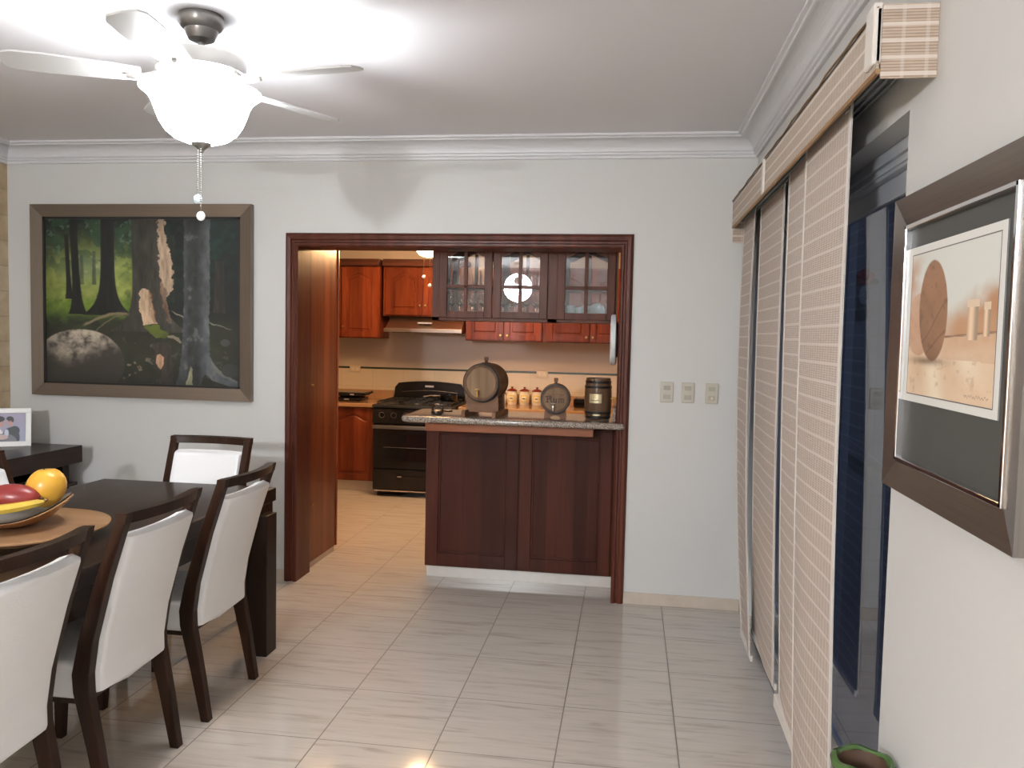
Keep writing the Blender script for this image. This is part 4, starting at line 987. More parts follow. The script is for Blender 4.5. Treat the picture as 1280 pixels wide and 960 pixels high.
def stove():
    x0, x1, yf, yb = -2.385, -1.62, 7.42, 8.10
    t = thing('gas_stove', 'black free-standing gas stove with rounded backguard', 'stove', ((x0 + x1) / 2, (yf + yb) / 2, 0))
    bm = new(); box(bm, x0, x1, yf + .03, yb, .05, .845, .004); link('body', bm, M['black'], t)
    bm = new(); box(bm, x0 - .004, x1 + .004, yf - .012, yb, .845, .872, .006); link('cooktop', bm, M['blackm'], t)
    bm = new(); prism(bm, [(yf - .01, .70), (yf + .012, .835), (yf + .05, .845), (yf + .05, .70)], lambda a, b: (x0, a, b), lambda a, b: (x1, a, b)); pn = link('control_panel', bm, M['black'], t)
    for k in range(6):
        xx = x0 + .09 + k * .115; T = Matrix.Translation((xx, yf + .002, .775)) @ Matrix.Rotation(PI / 2, 4, 'X')
        bm = new(); lathe(bm, [(0, 0), (.024, 0), (.022, .012), (.017, .024), (0, .026)], T, 18); box(bm, xx - .004, xx + .004, yf - .034, yf - .02, .757, .793); kb = link('knob', bm, M['black'], pn, True)
        bm = new(); lathe(bm, [(.024, .0), (.027, 0), (.027, .004), (.024, .004)], T, 18, closed=True); link('knob_ring', bm, M['chrome'], pn, True)
    bm = new(); box(bm, x0 + .005, x1 - .005, yf, yf + .03, .275, .69, .006); dr = link('oven_door', bm, M['black'], t)
    bm = new(); box(bm, x0 + .09, x1 - .09, yf - .003, yf + .001, .33, .60, .002); link('oven_window', bm, M['blackglass'], dr)
    bm = new(); box(bm, x0 + .01, x1 - .01, yf - .045, yf - .020, .648, .682, .008, 3); box(bm, x0 + .03, x0 + .06, yf - .022, yf + .001, .652, .678); box(bm, x1 - .06, x1 - .03, yf - .022, yf + .001, .652, .678); link('oven_handle', bm, M['nickeld'], dr)
    bm = new(); box(bm, x0 + .11, x1 - .11, yf - .005, yf - .002, .47, .474); link('oven_rack', bm, M['nickel'], dr)
    bm = new(); box(bm, x0 + .005, x1 - .005, yf, yf + .03, .075, .262, .006); dw = link('drawer', bm, M['black'], t)
    bm = new(); box(bm, x0 + .24, x1 - .24, yf - .014, yf + .001, .180, .205, .006); h = link('drawer_handle', bm, M['black'], dw)
    bm = new(); box(bm, x0 + .25, x0 + .29, yf - .017, yf - .012, .193, .203, .002); o = link('badge', bm, M['logo'], dw)
    bm = new(); box(bm, x0 + .02, x1 - .02, yf + .005, yf + .02, .052, .064); link('chrome_strip', bm, M['chrome'], t)
    for xx in (x0 + .05, x1 - .05):
        for yy in (yf + .08, yb - .06):
            bm = new(); cyl(bm, (xx, yy, 0), (xx, yy, .055), .022); link('foot', bm, M['blackm'], t, True)
    # backguard
    xb = x0 + .02; xe = x1 - .005; P = [(xb, .87)] + [(xb + .012, 1.0), (xb + .05, 1.045)] + [(xb + .05 + (xe - xb - .1) * k / 10, 1.045 + .022 * math.sin(PI * k / 10)) for k in range(1, 10)] + [(xe - .05, 1.045), (xe - .012, 1.0), (xe, .87)]
    bm = new(); prism(bm, P, lambda a, b: (a, yb - .06 + .04 * (b - .87) * 1, b), lambda a, b: (a, yb, b)); bg = link('backguard', bm, M['black'], t)
    bm = new(); box(bm, -2.04, -1.95, yb - .060, yb - .054, 1.005, 1.025, .004); link('badge', bm, M['logo'], bg)
    bm = new(); tube(bm, [(xb + .08 + (xe - xb - .16) * k / 12, yb - .057, .955 + .018 * math.sin(PI * k / 12)) for k in range(13)], .0025, 6); link('trim_line', bm, M['nickeld'], bg, True)
    for i in range(3):
        for j in range(2):
            cx = x0 + .14 + i * .245; cy = yf + .17 + j * .27
            bm = new(); lathe(bm, [(0, .872), (.045, .872), (.045, .882), (.028, .888), (0, .888)], Matrix.Translation((cx, cy, 0)), 20); link('burner', bm, M['nickel'], t, True)
        gx = x0 + .03 + i * .245; bm = new()
        for a in (gx, gx + .21): box(bm, a, a + .009, yf + .04, yf + .57, .893, .903)
        for b in (yf + .04, yf + .30, yf + .561): box(bm, gx, gx + .219, b, b + .009, .893, .903)
        box(bm, gx + .105, gx + .114, yf + .06, yf + .56, .893, .903)
        for b in (yf + .17, yf + .44): box(bm, gx + .02, gx + .20, b, b + .009, .893, .903)
        for a in (gx, gx + .21):
            for b in (yf + .04, yf + .561): box(bm, a, a + .009, b, b + .009, .871, .894)
        link('grate', bm, M['blackm'], t)
    # pan on the right rear burner
    cx, cy = -1.72, 7.70
    p = thing('saucepan', 'small steel saucepan on the stove behind the large barrel', 'pan', (cx, cy, .904))
    bm = new(); lathe(bm, [(0, .904), (.075, .904), (.082, .912), (.084, .965), (.080, .965), (.078, .915), (0, .910)], Matrix.Translation((cx, cy, 0)), 28); link('pan_body', bm, M['black'], p, True)
    bm = new(); tube(bm, [(cx - .08, cy - .02, .953), (cx - .16, cy - .07, .955), (cx - .22, cy - .11, .945)], [.008, .009, .012], 8); link('pan_handle', bm, M['chrome'], p, True)
stove()
def counter_things():
    # sandwich press on the left worktop
    t = thing('sandwich_press', 'flat black sandwich press with handle on the left worktop', 'appliance', (-2.75, 7.86, .862))
    bm = new(); box(bm, -2.93, -2.61, 7.74, 7.98, .868, .900, .008, 3); link('base', bm, M['black'], t)
    bm = new(); box(bm, -2.93, -2.59, 7.74, 7.98, .915, .952, .010, 3); box(bm, -2.9, -2.64, 7.95, 7.975, .9, .915); l = link('lid', bm, M['black'], t)
    bm = new(); tube(bm, [(-2.60, 7.80, .935), (-2.55, 7.80, .945), (-2.51, 7.81, .962)], [.012, .010, .013], 8); link('lid_handle', bm, M['blackm'], l, True)
    bm = new(); box(bm, -2.72, -2.68, 7.733, 7.741, .926, .940, .002); link('silver_badge', bm, M['logo'], l)
    bm = new(); box(bm, -2.78, -2.73, 7.733, 7.741, .878, .890, .002); link('silver_badge', bm, M['logo'], t)
    for xx in (-2.90, -2.64):
        bm = new(); cyl(bm, (xx, 7.78, .862), (xx, 7.78, .869), .012); link('rubber_foot', bm, M['blackm'], t)
    # black toaster-like box on the right worktop
    t = thing('small_appliance', 'low black box-shaped appliance behind the bar, left of the standing barrel', 'appliance', (-.39, 7.95, .862))
    bm = new(); box(bm, -.53, -.27, 7.86, 8.03, .868, .955, .014, 3); link('case', bm, M['black'], t)
    bm = new(); box(bm, -.51, -.29, 7.855, 7.862, .885, .925, .003); link('front_panel', bm, M['blackglass'], t)
    bm = new(); tube(bm, [(-.51, 7.95, .953), (-.50, 7.95, .972), (-.30, 7.95, .972), (-.29, 7.95, .953)], .005, 6); link('carry_handle', bm, M['nickeld'], t, True)
    # canisters
    def canister(h, lab):
        t = thing('canister', lab, 'canister', (0, 0, 0), 'cream canisters with red lids'); s = h / .178
        bm = new(); lathe(bm, [(0, 0), (.043, 0), (.047, .006), (.053 , .06 * s), (.053, .10 * s), (.046, .125 * s), (.044, .135 * s), (.040, .135 * s), (0, .135 * s)], None, 28); link('jar', bm, M['ceramic'], t, True)
        bm = new(); lathe(bm, [(.0, .135 * s), (.049, .135 * s), (.052, .139 * s), (.045, .147 * s), (.018, .158 * s), (.008, .160 * s), (.007, .166 * s), (.014, .171 * s), (.013, .177 * s), (0, .179 * s)], None, 28); link('lid', bm, M['redlid'], t, True)
        bm = new(); n = 8
        def arc(rad, a0, a1, z0, z1):
            for k in range(n):
                a = a0 + (a1 - a0) * k / n; b = a0 + (a1 - a0) * (k + 1) / n
                q = [(rad * math.sin(x), -rad * math.cos(x), z) for x, z in ((a, z0), (b, z0), (b, z1), (a, z1))]; bm.faces.new([bm.verts.new(p) for p in q])
        def slab(r0, r1, a1, z0, z1):
            V = []
            for k in range(n + 1):
                a = -a1 + 2 * a1 * k / n; V.append([bm.verts.new((r * math.sin(a), -r * math.cos(a), z)) for r, z in ((r0, z0), (r1, z0), (r1, z1), (r0, z1))])
            for a, b in zip(V, V[1:]):
                for k in range(4): bm.faces.new((a[k], a[(k + 1) % 4], b[(k + 1) % 4], b[k]))
            bm.faces.new(V[0]); bm.faces.new(V[-1][::-1])
        slab(.050, .0545, .62, .030 * s, .098 * s); lb = link('label', bm, M['jarlabel'], t)
        bm = new(); slab(.051, .0552, .44, .042 * s, .086 * s); link('label_field', bm, M['ceramic'], lb)
        bm = new(); slab(.052, .0560, .26, .058 * s, .068 * s); link('label_lettering', bm, M['label_ink'], lb)
        return t
    c = canister(.178, 'cream canister with red lid, left of the two free-standing middle ones'); c.location = (-1.155, 8.06, .862)
    dup(c, (-1.030, 8.06, .862), 0, 'cream canister with red lid, between two alike ones')
    dup(c, (-.905, 8.06, .862), 0, 'cream canister with red lid, partly hidden by the rum barrel')
    c2 = canister(.140, 'smaller cream canister half hidden behind the large barrel'); c2.location = (-1.262, 8.05, .862)
    # outlets
    for xc, lab in ((-2.825, 'ivory outlet plate on the tiles left of the stove'), (-.872, 'ivory outlet plate on the tiles above the canisters')):
        t = thing('wall_outlet', lab, 'outlet', (xc, KY - .009, 1.13), 'outlets on the kitchen tiles')
        bm = new(); box(bm, xc - .058, xc + .058, KY - .018, KY - .0085, 1.132, 1.20, .004); link('cover_plate', bm, M['ivory'], t)
        for dx in (-.025, .025):
            bm = new(); box(bm, xc + dx - .014, xc + dx + .014, KY - .021, KY - .017, 1.152, 1.18, .002); link('socket', bm, M['ceramic'], t)
counter_things()

# tall wooden side panel at the left of the opening (side of a tall unit)
def side_unit():
    t = thing('tall_cabinet', 'tall reddish wood cabinet side left inside the kitchen opening', 'cabinet', (-2.34, 5.25, 0))
    bm = new(); box(bm, -2.60, -2.026, D + .205, 5.50, .042, 2.12, .002); link('carcass', bm, M['panelwood'], t)
    bm = new(); box(bm, -2.58, -2.035, D + .22, 5.48, 0, .042); link('plinth', bm, M['skirt'], t)
    bm = new(); box(bm, -2.60, -2.018, 5.48, 5.502, .042, 2.12, .002); link('edge_strip', bm, M['panelwood'], t)
    for z in (.42, 1.2):
        bm = new(); cyl(bm, (-2.026, 5.03, z), (-2.012, 5.03, z), .006, seg=10); link('door_latch', bm, M['brass'], t)
side_unit()

# ================================================================= BAR
CTZ = 1.057
def bar():
    t = thing('bar_counter', 'mahogany breakfast bar with two sunk front panels', 'bar counter', (-.66, 5.12, 0))
    x0, x1, yf, yb = -1.262, -.078, 5.03, 5.22
    bm = new(); box(bm, x0, x1, yf + .018, yb, .068, 1.018, .002); link('body', bm, M['bar'], t)
    bm = new(); box(bm, x0 + .01, x1, yf + .012, yb - .01, 0, .068, .001); o = link('plinth', bm, M['plinth'], t); o['label'] = 'white tiled plinth'
    for a, b, zb in ((x0, -.668, 0), (-.668, x1 - .012, 0)):
        bm = new(); st = .082 if a == x0 else .082
        box(bm, a, a + st, yf, yf + .02, .072, 1.0, .003); box(bm, b - st * .95, b, yf, yf + .02, .072, 1.0, .003); box(bm, a + st, b - st * .95, yf, yf + .02, .072, .155, .003); box(bm, a + st, b - st * .95, yf, yf + .02, .92, 1.0, .003)
        # slim bead round the panel
        i0, i1 = a + st, b - st * .95
        for q in ((i0, i0 + .012, .155, .92), (i1 - .012, i1, .155, .92), (i0, i1, .155, .167), (i0, i1, .908, .92)): box(bm, q[0], q[1], yf + .009, yf + .02, q[2], q[3], .003)
        link('front_panel', bm, M['bar'], t)
    bm = new(); box(bm, -1.235, -.205, 4.885, 4.91, .952, 1.020, .004); box(bm, -1.235, -.205, 4.91, 5.03, .985, 1.020); o = link('support_rail', bm, M['edgestrip'], t); o['label'] = 'rail under the counter, orange glow put into its wood colour'
    bm = new(); box(bm, -1.20, -.09, 4.79, 5.22, 1.012, 1.021); link('underlay', bm, M['bar'], t)
    # granite top with rounded corners
    def outline(ins):
        xa, xb_, ya, yb_ = -1.345 + ins, -.022 - ins, 4.70 + ins, 5.235 - ins; R = .05; P = []
        xi = -.0745 - ins; yn = 4.7365 - ins * .5
        P.append((xi, yb_))
        for cx, cy, a0, r in ((xa + R, yb_ - R, 90, R), (xa + R, ya + R, 180, R), (xb_ - .014, ya + .014, 270, .014), (xb_ - .014, yn - .006, 0, .006)):
            for k in range(9): a = math.radians(a0 + 90 * k / 8); P.append((cx + r * math.cos(a), cy + r * math.sin(a)))
        P.append((xi, yn))
        return P
    bm = new(); rows = []
    for ins, z in ((.012, 1.021), (.004, 1.024), (0, 1.032), (0, 1.046), (.004, 1.0535), (.011, CTZ)):
        rows.append([bm.verts.new((a, b, z)) for a, b in outline(ins)])
    for a, b in zip(rows, rows[1:]):
        n = len(a)
        for k in range(n): bm.faces.new((a[k], a[(k + 1) % n], b[(k + 1) % n], b[k]))
    bm.faces.new(rows[0][::-1]); bm.faces.new(rows[-1]); o = link('granite_counter_top', bm, M['granite'], None, True); tag(o, 'speckled granite slab with rounded edge on the bar', 'counter top')
    bm = new(); box(bm, -.092, -.0745, 4.80, 5.22, CTZ + .0005, CTZ + .085, .004); link('upstand', bm, M['granite'], o)
bar()

# ---- glass-doored cabinet hanging over the bar
def glass_cabinet():
    x0, x1, yf, yb, z0, z1 = -1.240, -.092, 5.03, 5.36, 1.634, 2.13
    t = thing('hanging_glass_cabinet', 'dark wood hanging cabinet with three arched glass doors over the bar', 'cabinet', ((x0 + x1) / 2, 5.2, z0))
    bm = new()
    box(bm, x0, x1, yf + .02, yb - .02, z0, z0 + .022); box(bm, x0, x1, yf + .02, yb - .02, z1 - .022, z1)
    box(bm, x0, x0 + .02, yf + .02, yb - .02, z0, z1); box(bm, x1 - .02, x1, yf + .02, yb - .02, z0, z1); box(bm, -.505, -.465, yf + .02, yb - .02, z0, z1)
    for yy in (yf + .001, yb - .021):
        box(bm, x0, x0 + .045, yy, yy + .02, z0, z1); box(bm, -.512, -.455, yy, yy + .02, z0, z1); box(bm, x1 - .02, x1, yy, yy + .02, z0, z1); box(bm, x0, x1, yy, yy + .02, z0, z0 + .02)
    link('carcass', bm, M['glasscab'], t)
    bm = new(); box(bm, x0 + .02, x1 - .02, yf + .04, yb - .04, 1.838, 1.852); link('shelf', bm, M['glasscab'], t)
    for (a, b) in ((-1.192, -.858), (-.852, -.514), (-.456, -.102)):
        for yy in (yf - .018, yb):
            bm = new(); zb, zt, st, arch = z0 + .018, 2.125, .050, .050
            door_frame(bm, a, b, zb, zt, yy, .018, st, arch, bot=.040, top=.045)
            xm = (a + b) / 2; box(bm, xm - .011, xm + .011, yy + .002, yy + .016, zb + .03, zt - .048, .002); box(bm, a + st, b - st, yy + .002, yy + .016, 1.834, 1.856, .002)
            d = link('door', bm, M['glasscab'], t)
            bm = new(); A = arch_pts(a + st - .004, b - st + .004, zt - .045 - arch + .004, arch); prism(bm, [(b - st + .004, zb + .036), (a + st - .004, zb + .036)] + A, lambda p, q: (p, yy + .010, q), lambda p, q: (p, yy + .013, q)); link('glass_pane', bm, M['pane'], d)
    # contents
    def goblet(kind):
        t = thing('wine_glass' if kind else 'tumbler', '', 'glass', (0, 0, 0), 'stemmed glasses in the glass cabinet' if kind else 'tumblers in the glass cabinet')
        if kind:
            prof = [(0, 0), (.030, 0), (.030, .002), (.006, .006), (.004, .02), (.004, .065), (.012, .075), (.030, .095), (.034, .12), (.029, .155), (.0275, .155), (.032, .12), (.028, .097), (.010, .079), (0, .077)]
        else:
            prof = [(0, 0), (.028, 0), (.033, .10), (.031, .10), (.026, .008), (0, .006)]
        bm = new(); lathe(bm, prof, None, 16); link('glass_bowl', bm, M['goblet'], t, True); return t
    zf = z0 + .0225; zs = 1.8525
    g = goblet(1); w = goblet(0); first = True
    spots = []
    for j, x in enumerate((-1.13, -1.055, -.99, -.925)): spots.append((x, 5.10 + .02 * (j % 2), zf, 1))
    for j, x in enumerate((-1.10, -1.02, -.95)): spots.append((x, 5.21, zf, 1))
    for j, x in enumerate((-.80, -.73, -.655, -.58)): spots.append((x, 5.10 + .02 * (j % 2), zf, 1))
    for j, x in enumerate((-.77, -.69, -.61)): spots.append((x, 5.21, zf, 1))
    for x in (-1.10, -.93, -.74, -.62): spots.append((x, 5.15, zs, 0))
    seen = {0: False, 1: False}
    doors = lambda x: 'left glass door' if x < -.86 else 'middle glass door'
    order = {}
    for (x, y, z, k) in spots:
        src = g if k else w
        row = 'front row' if y < 5.16 else 'back row'; key = (k, doors(x), row); order.setdefault(key, []).append(x)
    names = {4: ('leftmost', 'second from left', 'third from left', 'rightmost'), 3: ('left', 'middle', 'right'), 2: ('left', 'right'), 1: ('only',)}
    for (x, y, z, k) in spots:
        row = 'front row' if y < 5.16 else 'back row'; key = (k, doors(x), row); L = order[key]; pos = names[len(L)][L.index(x)]
        lab = ('%s stemmed glass in the %s behind the %s' % (pos, row, doors(x))) if k else ('%s tumbler on the upper shelf behind the %s' % (pos, doors(x)))
        src = g if k else w
        if not seen[k]: src.location = (x, y, z); src['label'] = lab; seen[k] = True
        else: dup(src, (x, y, z), 0, lab)
    def mug(x, y, z, lab, r=.034, h=.07, flip=1):
        t = thing('coffee_cup', lab, 'cup', (x, y, z), 'pale cups behind the right glass door')
        bm = new(); lathe(bm, [(0, z), (r * .8, z), (r, z + h * .4), (r, z + h), (r * .93, z + h), (r * .9, z + h * .3), (0, z + .006)], Matrix.Translation((x, y, 0)), 22); link('cup_body', bm, M['cup'], t, True)
        bm = new(); tube(bm, [(x + flip * (r * .95 + .020 * math.sin(PI * k / 8)), y - .01, z + h * (.2 + .6 * k / 8)) for k in range(9)], .004, 6); link('cup_handle', bm, M['cup'], t, True)
    mug(-.378, 5.10, zf, 'pale cup at the left behind the right glass door', h=.085); mug(-.315, 5.11, zf, 'pale cup with big handle beside the muntin of the right glass door', h=.075, flip=-1)
    mug(-.290, 5.235, zf, 'pale cup in the back row of the right glass cupboard', h=.09)
    t2 = thing('saucer', 'pale blue saucer standing on edge behind the right glass door', 'saucer', (-.215, 5.12, zf))
    R = Matrix.Translation((-.215, 5.12, zf + .052)) @ Matrix.Rotation(math.radians(80), 4, 'X'); bm = new(); lathe(bm, [(0, 0), (.03, 0), (.051, .008), (.051, .011), (.03, .004), (0, .004)], R, 28); link('disc', bm, M['cup'], t2, True)
    bm = new(); box(bm, -.232, -.198, 5.11, 5.15, zf, zf + .012, .003); link('stand', bm, M['goblet'], t2)
    t3 = thing('white_box', 'narrow pale carton upright at the right end of the glass cabinet', 'box', (-.14, 5.12, zf))
    bm = new(); box(bm, -.158, -.134, 5.10, 5.16, zf, zf + .10, .001); link('carton', bm, M['paper'], t3)
glass_cabinet()

# ---- barrels
def bulge(R0, R1, L, n=12): return [(R0 + (R1 - R0) * math.sin(PI * k / n), -L / 2 + L * k / n) for k in range(n + 1)]
def barrel_lying(name, lab, c, R, L, yaw, mat_head, rum=False):
    """c = centre of the front head, axis points to +Y turned by yaw"""
    t = thing(name, lab, 'barrel', (c[0], c[1], CTZ))
    F = Matrix.Translation(c) @ Matrix.Rotation(-yaw, 4, 'Z') @ Matrix.Rotation(-PI / 2, 4, 'X')   # local z -> +Y
    mid = F @ Matrix.Translation((0, 0, L / 2)); R1 = R * 1.12
    pr = bulge(R, R1, L); inner = [(R * .86, L / 2), (R * .86, L / 2 - .012), (0, L / 2 - .012)]
    bm = new(); lathe(bm, [(0, -L / 2 + .012), (R * .86, -L / 2 + .012), (R * .86, -L / 2)] + pr + inner, mid, 44); b = link('staves', bm, M['barrel'], t, True)
    bm = new(); lathe(bm, [(0, .0065), (R * .87, .0065), (R * .87, .011), (0, .011)], F, 40); hd = link('front_head', bm, mat_head, t, True)
    for z in (.03, .12, .80 + .08, .97):
        zz = -L / 2 + L * z; rr = R + (R1 - R) * math.sin(PI * z); bm = new(); lathe(bm, [(rr - .002, zz - .009), (rr + .003, zz - .009), (rr + .0035, zz + .009), (rr - .002, zz + .009)], mid, 44, closed=True); link('hoop', bm, M['hoop'], t, True)
    bm = new(); top = mid @ Vector((0, -R1 + .004, 0)); cyl(bm, top, top + Vector((0, 0, .016)), .010, .009, 12); box(bm, top.x - .012, top.x + .012, top.y - .012, top.y + .012, top.z + .014, top.z + .036, .004); link('bung', bm, M['barrel'], t, True)
    # tap
    q = F @ Vector((-R * .12, R * .52, .004)); f = (F.to_3x3() @ Vector((0, 0, -1))).normalized()
    bm = new(); cyl(bm, q, q + f * .035, .006, .005, 10); e = q + f * .028; cyl(bm, e, e + Vector((0, 0, -.028)), .0048, .004, 10); cyl(bm, e, e + Vector((0, 0, .018)), .003, .003, 8)
    s = f.cross(Vector((0, 0, 1))).normalized(); cyl(bm, e + Vector((0, 0, .018)) - s * .014, e + Vector((0, 0, .018)) + s * .014, .0035, seg=8)
    link('tap', bm, M['chrome'] if rum else M['brass'], t, True)
    return t, F, mid, R1, hd
def barrels():
    # large one
    R, L, yaw = .108, .19, math.radians(9); c = Vector((-.878, 4.80, CTZ + .205))
    t, F, mid, R1, hd = barrel_lying('large_barrel', 'largest wooden barrel lying on its stand, plain head with brass tap', c, R, L, yaw, M['head'])
    X = (F.to_3x3() @ Vector((1, 0, 0))).normalized(); Y = (F.to_3x3() @ Vector((0, 0, 1))).normalized()
    def stand(name, lab, c, R, L, X, Y, hgt, w, feet, arch):
        s = thing(name, lab, 'barrel stand', (c.x, c.y, CTZ))
        base = Vector((c.x, c.y, CTZ + .0005)); G = lambda x, y, z: base + X * x + Y * y + Vector((0, 0, z))
        cz = c.z - CTZ
        for i, d in enumerate((.030, L - .045)):
            rr = R + (R * .12) * math.sin(PI * (d + .01) / L) + .004; P = []
            n = 12; top = cz - rr * .35
            aa = math.asin(min(1, w / rr)) if w < rr else PI / 2 * .8
            aa = min(aa, math.acos(.35))
            for k in range(n + 1):
                a = -aa + 2 * aa * k / n; P.append((rr * math.sin(a), cz - rr * math.cos(a)))
            low = [(w * 1.0, cz - rr * math.cos(aa)), (w * 1.06, 0.0 if not feet else .026)]
            if arch: low += [(w * .62, 0)] + [(w * .5 * math.cos(PI * k / 8), .016 * math.sin(PI * k / 8)) for k in range(9)] + [(-w * .62, 0)]
            low += [(-w * 1.06, 0.0 if not feet else .026), (-w * 1.0, cz - rr * math.cos(aa))]
            bm = new(); prism(bm, P + low, lambda a, b: G(a, d, b), lambda a, b: G(a, d + .016, b)); link('cradle_board', bm, M['stand'], s)
        if feet:
            for sx in (-1, 1):
                bm = new(); P = [(-.035, 0), (-.035, .030), (-.020, .040), (L + .01, .040), (L + .03, .028), (L + .03, 0)]
                prism(bm, P, lambda a, b: G(sx * w * .98 - .011, a, b), lambda a, b: G(sx * w * .98 + .011, a, b)); link('foot_rail', bm, M['stand'], s)
        else:
            bm = new(); P = [(-w * .3, .045), (w * .3, .045), (w * .3, .055), (-w * .3, .055)]; prism(bm, P, lambda a, b: G(a, .03, b), lambda a, b: G(a, L - .03, b)); link('cross_rail', bm, M['stand'], s)
        return s
    stand('barrel_stand', 'wooden stand with long foot rails carrying the largest barrel', c, R, L, X, Y, .1, .098, True, False)
    # rum barrel
    R2, L2, yaw2 = .082, .13, math.radians(-2); c2 = Vector((-.437, 4.86, CTZ + .118))
    t2, F2, mid2, R12, hd2 = barrel_lying('rum_barrel', 'small wooden barrel with Rum lettered on its round head', c2, R2, L2, yaw2, M['head'], True)
    X2 = (F2.to_3x3() @ Vector((1, 0, 0))).normalized(); Y2 = (F2.to_3x3() @ Vector((0, 0, 1))).normalized()
    stand('barrel_stand', 'small arched wooden stand under the rum barrel', c2, R2, L2, X2, Y2, .06, .062, False, True)
    # lettering "Rum" built from slabs on the head (blackletter-like strokes)
    bm = new()
    def st(x0, x1, z0, z1, sk=0):
        P = [(x0, z0), (x1, z0), (x1 + sk, z1), (x0 + sk, z1)]; B = c2
        prism(bm, P, lambda a, b: B + X2 * a + Vector((0, 0, b)) + Y2 * .0070, lambda a, b: B + X2 * a + Vector((0, 0, b)) + Y2 * .0050)
    # R
    st(-.050, -.042, -.022, .020); st(-.060, -.050, .010, .016); st(-.056, -.036, -.022, -.017); st(-.042, -.022, .014, .020); st(-.027, -.020, .000, .016); st(-.042, -.024, -.003, .002); st(-.036, -.028, -.003, .014); st(-.024, -.016, -.022, .000, -.008)
    # u
    st(-.010, -.003, -.020, .002); st(-.008, .008, -.022, -.016); st(.004, .011, -.022, .002); st(-.012, -.002, .000, .005)
    # m
    for k in range(3): st(.020 + k * .013, .026 + k * .013, -.022, .002)
    st(.018, .050, -.001, .004); st(.018, .028, -.022, -.018); st(.044, .054, -.022, -.018)
    link('rum_lettering', bm, M['ink'], hd2)
    bm = new()
    P = [(-.06 + .12 * k / 10, .028 + .002 * math.sin(k * 1.3)) for k in range(11)]
    tube(bm, [c2 + X2 * a + Vector((0, 0, b)) + Y2 * .006 for a, b in P], .0008, 5); link('engraved_line', bm, M['ink'], hd2)
    # standing barrel
    x, y, Rb, H = -.187, 4.99, .078, .245
    t3 = thing('standing_barrel', 'upright brown barrel with dark hoops and a brass name plate', 'barrel', (x, y, CTZ)); T = Matrix.Translation((x, y, CTZ + H / 2 + .0005))
    bm = new(); lathe(bm, [(0, -H / 2)] + bulge(Rb * .93, Rb * 1.06, H) + [(Rb * .84, H / 2), (Rb * .84, H / 2 - .008), (0, H / 2 - .008)], T, 44); link('staves', bm, M['barrelz'], t3, True)
    for f in (.045, .155, .785, .905):
        zz = -H / 2 + H * f; rr = Rb * (.93 + .13 * math.sin(PI * f)); bm = new(); lathe(bm, [(rr - .002, zz - .007), (rr + .0025, zz - .007), (rr + .003, zz + .007), (rr - .002, zz + .007)], T, 44, closed=True); link('hoop', bm, M['hoop'], t3, True)
    def curved(r0, r1, a0, a1, z0, z1, name, mt, par):
        bm = new(); n = 10; V = []
        for k in range(n + 1):
            a = a0 + (a1 - a0) * k / n; V.append([bm.verts.new((x + r * math.sin(a), y - r * math.cos(a), CTZ + z)) for r, z in ((r0, z0), (r1, z0), (r1, z1), (r0, z1))])
        for a, b in zip(V, V[1:]):
            for k in range(4): bm.faces.new((a[k], a[(k + 1) % 4], b[(k + 1) % 4], b[k]))
        bm.faces.new(V[0]); bm.faces.new(V[-1][::-1]); return link(name, bm, mt, par, True)
    rm = Rb * 1.058
    pl = curved(rm - .002, rm + .0015, -.62, .30, .098, .152, 'name_plate', M['plate'], t3)
    # letter C in a ring segment shape and a line of small print below
    for i, (a, b, z0, z1) in enumerate(((-.22, -.10, .142, .1455), (-.22, -.10, .130, .1335), (-.235, -.20, .1325, .1435))): pass
    bm = new(); tube(bm, [(x + (rm + .0022) * math.sin(-.16 + .075 * math.cos(a)), y - (rm + .0022) * math.cos(-.16 + .075 * math.cos(a)), CTZ + .136 + .0075 * math.sin(a)) for a in [math.radians(50 + 260 * k / 14) for k in range(15)]], .0013, 5); link('plate_letter', bm, M['ink'], pl)
    bm = new()
    curvedpts = [(-.45 + .07 * k, .115 + (.0022 if k % 3 == 0 else 0)) for k in range(9)]
    for a, z in curvedpts:
        tube(bm, [(x + (rm + .002) * math.sin(a), y - (rm + .002) * math.cos(a), CTZ + .1115), (x + (rm + .002) * math.sin(a + .01), y - (rm + .002) * math.cos(a + .01), CTZ + z + .003)], .0012, 5)
    tube(bm, [(x + (rm + .002) * math.sin(-.46 + .06 * k), y - (rm + .002) * math.cos(-.46 + .06 * k), CTZ + .1145) for k in range(11)], .0010, 5); link('plate_small_print', bm, M['ink'], pl)
    curved(Rb * 1.005 - .002, Rb * 1.005 + .001, -.35, .25, .022, .031, 'lower_tag', M['plate'], t3)
    bm = new(); a = math.radians(72); p = Vector((x + rm * math.sin(a) * .97, y - rm * math.cos(a) * .97, CTZ + .125)); d = Vector((math.sin(a), -math.cos(a), 0)); cyl(bm, p, p + d * .028, .005, .004, 10); cyl(bm, p + d * .024, p + d * .024 + Vector((0, 0, -.022)), .004, .0035, 8); cyl(bm, p + d * .024, p + d * .024 + Vector((0, 0, .012)), .0035, .0035, 8); link('tap', bm, M['brass'], t3, True)
    # small dark ornament with a loop at the left of the bar
    x, y = -1.160, 4.885
    t4 = thing('loop_ornament', 'small dark brown metal ornament with a loop on the bar beside the barrel', 'ornament', (x, y, CTZ))
    bm = new(); lathe(bm, [(0, CTZ + .0005), (.030, CTZ + .0005), (.040, CTZ + .008), (.036, CTZ + .020), (.022, CTZ + .026), (0, CTZ + .027)], Matrix.Translation((x, y, 0)), 24); link('base_cup', bm, M['ornament'], t4, True)
    bm = new(); tube(bm, [(x + .032 * math.cos(a) , y + .004, CTZ + .036 + .022 * math.sin(a)) for a in [2 * PI * k / 18 for k in range(19)]], .0065, 8); link('loop', bm, M['ornament'], t4, True)
